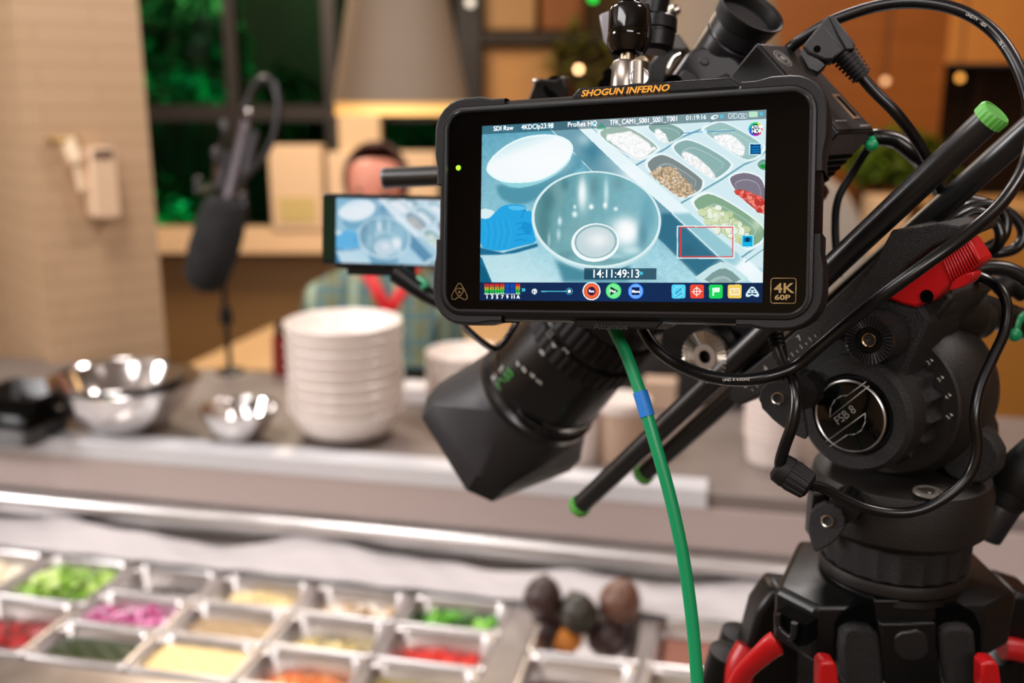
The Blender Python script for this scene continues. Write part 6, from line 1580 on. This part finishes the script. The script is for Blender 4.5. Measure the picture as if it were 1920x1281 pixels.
# red levers
bm = nb(); tube(bm, [at(1374, 1300, .63), at(1395, 1262, .62), at(1425, 1232, .61), (at(1448, 1212, .605)), at(1460, 1205, .604)], .0078, 20, rfn=lambda t: (.70 + .55 * t) * (1 if t < .9 else max(.35, (1 - ((t - .9) / .1) ** 2) ** .5)), flat=.62); obj('red_lever', bm, RED, tp, label='red leg lever at the left front')
bm = nb(); tube(bm, [at(1384, 1300, .70), at(1388, 1250, .70), at(1405, 1215, .70)], .010, 12); obj('red_lever', bm, RED, tp, label='red leg lever behind the left leg')
for px, lb in ((1552, 'red lever left of the front leg'), (1857, 'red lever right of the front leg')):
    M_ = Matrix.Translation(at(px, 1262, .60)); bm = nb(); prism(bm, [(v[0], v[1]) for v in [on_plane(x, y, M_, 0) for x, y in ((px - 17, 1300), (px - 16, 1250), (px - 8, 1241), (px + 14, 1244), (px + 18, 1256), (px + 24, 1300))]], 0, .012, M_); obj('red_lever', bm, RED, tp, bevel=.0016, label=lb)
bm = nb(); tube(bm, [at(1880, 1215, .70), at(1905, 1218, .70), at(1960, 1232, .70)], .008, 12); obj('red_lever', bm, RED, tp, label='red lever at the right picture edge')
bm = nb(); M_ = Matrix.Translation(at(1910, 1160, .70)); prism(bm, [on_plane(x, y, M_, 0) for x, y in ((1893, 1135), (1903, 1112), (1960, 1130), (1960, 1300), (1898, 1290))], 0, .04, M_); obj('right_shoulder', bm, BLK, tp, bevel=.003)
bm = nb(); M_ = Matrix.Translation(at(1420, 1180, .70)); prism(bm, [on_plane(x, y, M_, 0) for x, y in ((1398, 1230), (1420, 1150), (1452, 1105), (1500, 1110), (1500, 1300), (1400, 1300))], 0, .03, M_); obj('left_shoulder', bm, BLK, tp, bevel=.004)

# ------------------------------------------------------------------ cables
def cable(name, label, pts, r, m=CABLE, flat=1.0, n=14, cat='cable', per=10):
    bm = nb(); P = [at(*p) for p in pts]; tube(bm, P, r, n, per, flat=flat); o = obj(name, bm, m)
    return tag(o, label, cat)
sdi = cable('video_cable', 'long black video cable arching over the top right and back under the monitor',
      [(1470, 100, .62), (1500, 76, .61), (1560, 40, .60), (1640, 13, .59), (1720, 5, .575), (1800, 20, .56), (1865, 62, .55), (1910, 130, .54), (1934, 220, .535), (1925, 300, .53), (1880, 378, .515), (1815, 438, .507), (1740, 492, .505), (1660, 550, .512), (1590, 605, .527), (1530, 656, .535), (1490, 688, .54), (1440, 706, .54), (1390, 713, .545), (1330, 706, .555), (1275, 685, .565), (1232, 655, .57), (1208, 622, .575), (1195, 590, .58)], .0035)
def wtext(parent, s, pts, size, r):
    P = [at(*p) for p in pts]
    d = (P[1] - P[0]); view = (CAM - P[0]).normalized(); nrm = (view - d.normalized() * view.dot(d.normalized())).normalized()
    text(parent, 'cable_print', s, size, frame(P[0] + nrm * (r + .00015), nrm, d), WHITEINK, 'white cable print')
wtext(sdi, 'UHDTV', [(1812, 29, .5575), (1836, 42, .5545)], .0022, .0035); wtext(sdi, '-SDI', [(1839, 46, .5535), (1860, 61, .5505)], .0022, .0035)
wtext(sdi, '75 C', [(1873, 82, .5475), (1892, 106, .545)], .0024, .0035)
wtext(sdi, 'UHD X 4.5GHZ', [(1358, 715, .549), (1420, 713, .541)], .0022, .0035)
cable('power_cable', 'black power cable running from the angled plug down behind the near rod', [(1612, 140, .575), (1640, 172, .575), (1680, 212, .575), (1718, 262, .58), (1740, 300, .585), (1765, 360, .60)], .0033)
cable('thick_cable', 'thick black cable leaving the rear camera module towards the rods', [(1625, 262, .615), (1645, 258, .61), (1680, 264, .61), (1712, 288, .61), (1740, 320, .62), (1770, 370, .63)], .0052)
gs = spline([at(*p) for p in [(1130, 560, .575), (1143, 600, .572), (1172, 660, .565), (1200, 735, .558), (1228, 830, .553), (1256, 930, .55)]], 10)
gc = cable('green_cable', 'green cable hanging from the monitor with a blue tape mark', [(1130, 560, .575), (1143, 600, .572), (1172, 660, .565), (1200, 735, .558), (1228, 830, .553), (1256, 930, .55), (1280, 1040, .548), (1296, 1150, .547), (1306, 1260, .546), (1314, 1400, .545)], .0036, GREENCABLE)
bm = nb(); tube(bm, [gs[30], gs[32], gs[35]], .0042, 20, 6); tag(obj('blue_tape', bm, BLUETAPE), 'piece of blue tape wrapped round the green cable', 'tape')
bm = nb(); bmp = [at(1184, 727, .5545), at(1205, 725, .5535), at(1212, 735, .5530), at(1208, 777, .5525), at(1199, 779, .5528), at(1194, 745, .5540)]
tcab = cable('thin_cable', 'thin black power cable from the monitor into the barrel connector', [(1452, 606, .56), (1456, 640, .56), (1468, 680, .55), (1486, 715, .54), (1492, 752, .535), (1486, 795, .535), (1472, 835, .54), (1463, 866, .545), (1464, 882, .548)], .0032)
bm = nb()
for k in range(6): 
    p = at(1453 + k * 2.2, 628 + k * 8, .5585); lathe(bm, [(-.0009, .0048 - k * .0002), (.0009, .0048 - k * .0002)], p, at(1455, 600, .56) - at(1466, 680, .55), 20)
obj('strain_relief', bm, BLKM, tcab, label='ribbed strain relief')
p0, p1 = at(1455, 872, .552), at(1520, 915, .545); a_ = p1 - p0; L = a_.length
t = thing('barrel_connector', 'black ribbed barrel connector hanging left of the tripod head', 'connector', p0)
bm = nb(); lathe(bm, [(0, .0060), (.002, .0085), (L * .35, .0090), (L * .42, .0082)], p0, a_, 32); obj('front_shell', bm, BLKM, t)
bm = nb(); lathe(bm, [(L * .40, .0085), (L * .5, .0088), (L * .92, .0078), (L, .0050)], p0, a_, 96, fn=knurl(30, .03)); obj('grip', bm, BLKM, t)
cable('thin_cable', 'thin glossy black cable looping round the front and right of the tripod head', [(1518, 910, .547), (1545, 916, .55), (1580, 934, .552), (1625, 953, .553), (1680, 962, .553), (1730, 955, .552), (1780, 928, .55), (1818, 890, .548), (1833, 840, .546), (1828, 780, .545), (1838, 725, .548), (1862, 670, .552), (1884, 620, .556), (1888, 572, .56), (1868, 535, .568), (1825, 515, .59), (1790, 512, .61)], .0030)
cable('coiled_cable', 'outer loop of black cable coiled beyond the two rods at the right', [(1760, 442, .62), (1788, 408, .62), (1820, 388, .62), (1862, 386, .62), (1885, 408, .62), (1880, 445, .62), (1850, 465, .62), (1812, 478, .63), (1780, 500, .64)], .0036)
cable('coiled_cable', 'widest loop of black cable reaching to the right picture edge', [(1800, 372, .64), (1850, 382, .64), (1895, 402, .64), (1918, 435, .64), (1905, 465, .64), (1865, 475, .64), (1830, 470, .65), (1790, 480, .66)], .0036)
cable('coiled_cable', 'inner loop of black cable nearest the red lever', [(1775, 440, .60), (1800, 412, .60), (1835, 398, .60), (1868, 420, .60), (1875, 450, .60), (1855, 475, .61), (1825, 490, .615), (1795, 495, .62)], .0034)
cable('thick_cable', 'thick black cable curving right above the pan bar', [(1790, 530, .60), (1822, 508, .60), (1865, 502, .60), (1905, 512, .60), (1950, 545, .60)], .0048)
cable('thin_cable', 'thin black cable sagging below the lower left edge of the big monitor', [(846, 560, .585), (862, 600, .60), (885, 626, .63), (920, 652, .66), (938, 650, .66), (958, 622, .66), (985, 575, .70), (1000, 560, .76)], .0022)
cable('thin_cable', 'thin black cable at the right edge crossing the amber cabinet', [(1935, 90, .58), (1922, 200, .60), (1925, 290, .60)], .0020)
# angled power plug
t = thing('angled_plug', 'black angled power plug with a ribbed boot above the right corner of the monitor', 'plug', at(1550, 90, .56))
PM = viewM(1550, 80, .565, -12, -10)
def ppt(*pp): return [on_plane(x, y, PM, 0) for x, y in pp]
bm = nb(); prism(bm, ppt((1506, 84), (1548, 34), (1552, 28), (1570, 66), (1586, 93), (1570, 104), (1562, 112), (1545, 112), (1515, 98)), 0, .016, PM); obj('plug_body', bm, mat('matte_plug', '1d1c1f', .55, bump=.3, bscale=900), t, bevel=.0012)
bm = nb(); prism(bm, ppt((1552, 29), (1566, 31), (1602, 78), (1604, 92), (1586, 94), (1570, 66)), .0005, .015, PM); obj('plug_shoulder', bm, mat('matte_plug2', '222124', .55, bump=.3, bscale=900), t, bevel=.0010)
bm = nb(); x, z = ppt((1532, 92))[0]; lathe(bm, [(0, .0020), (.0004, .0020), (.0004, .0001)], PM @ Vector((x, -.0001, z)), PM.to_3x3() @ Vector((0, -1, 0)), 24); obj('plug_hole', bm, mat('dark_socket', '0a0a0a', .4), t)
bm = nb(); strokes(bm, [ppt((1536, 62), (1546, 51), (1579, 93), (1568, 104))], .00025, PM, -.0001, closed=False); obj('plug_outline', bm, mat('grey_line', '4a484c', .5), t, solid=.0001)
bm = nb(); p0, p1 = at(1580, 100, .573), at(1618, 146, .573); a_ = p1 - p0; L = a_.length
prof = []
for k in range(7): prof += [(L * (k / 7), .0078 - k * .0003), (L * (k / 7 + .085), .0078 - k * .0003), (L * (k / 7 + .09), .0058 - k * .0002), (L * (k / 7 + .138), .0058 - k * .0002)]
lathe(bm, prof, p0, a_, 28); obj('ribbed_boot', bm, BLKM, t)
bm = nb(); prism(bm, ppt((1506, 84), (1545, 112), (1552, 120), (1535, 136), (1515, 128), (1500, 100)), .003, .014, PM); obj('plug_nose', bm, BLK, t, bevel=.001)
# microphone style connector at the right edge
p0, p1 = at(1842, 1003, .66), at(1945, 835, .64); a_ = p1 - p0; L = a_.length
t = thing('cable_connector', 'black round cable connector hanging at the right picture edge', 'connector', p0)
bm = nb(); lathe(bm, [(0, .0115), (.0005, .0122), (L * .36, .0128), (L * .40, .0112)], p0, a_, 40); obj('front_shell', bm, mat('blue_black_shell', '1a1c22', .28), t)
bm = nb(); pr = [(L * .36, .0130)]
for k in range(4): pr += [(L * (.40 + .03 * k), .0138), (L * (.415 + .03 * k), .0138), (L * (.418 + .03 * k), .0130), (L * (.428 + .03 * k), .0130)]
pr += [(L * .55, .0145), (L * .78, .0135), (L, .009)]
lathe(bm, pr, p0, a_, 40); obj('rear_grip', bm, BLKM, t)
cable('thick_cable', 'thick black cable feeding the round connector at the right edge', [(1935, 850, .642), (1960, 800, .64), (1990, 700, .64)], .0045)
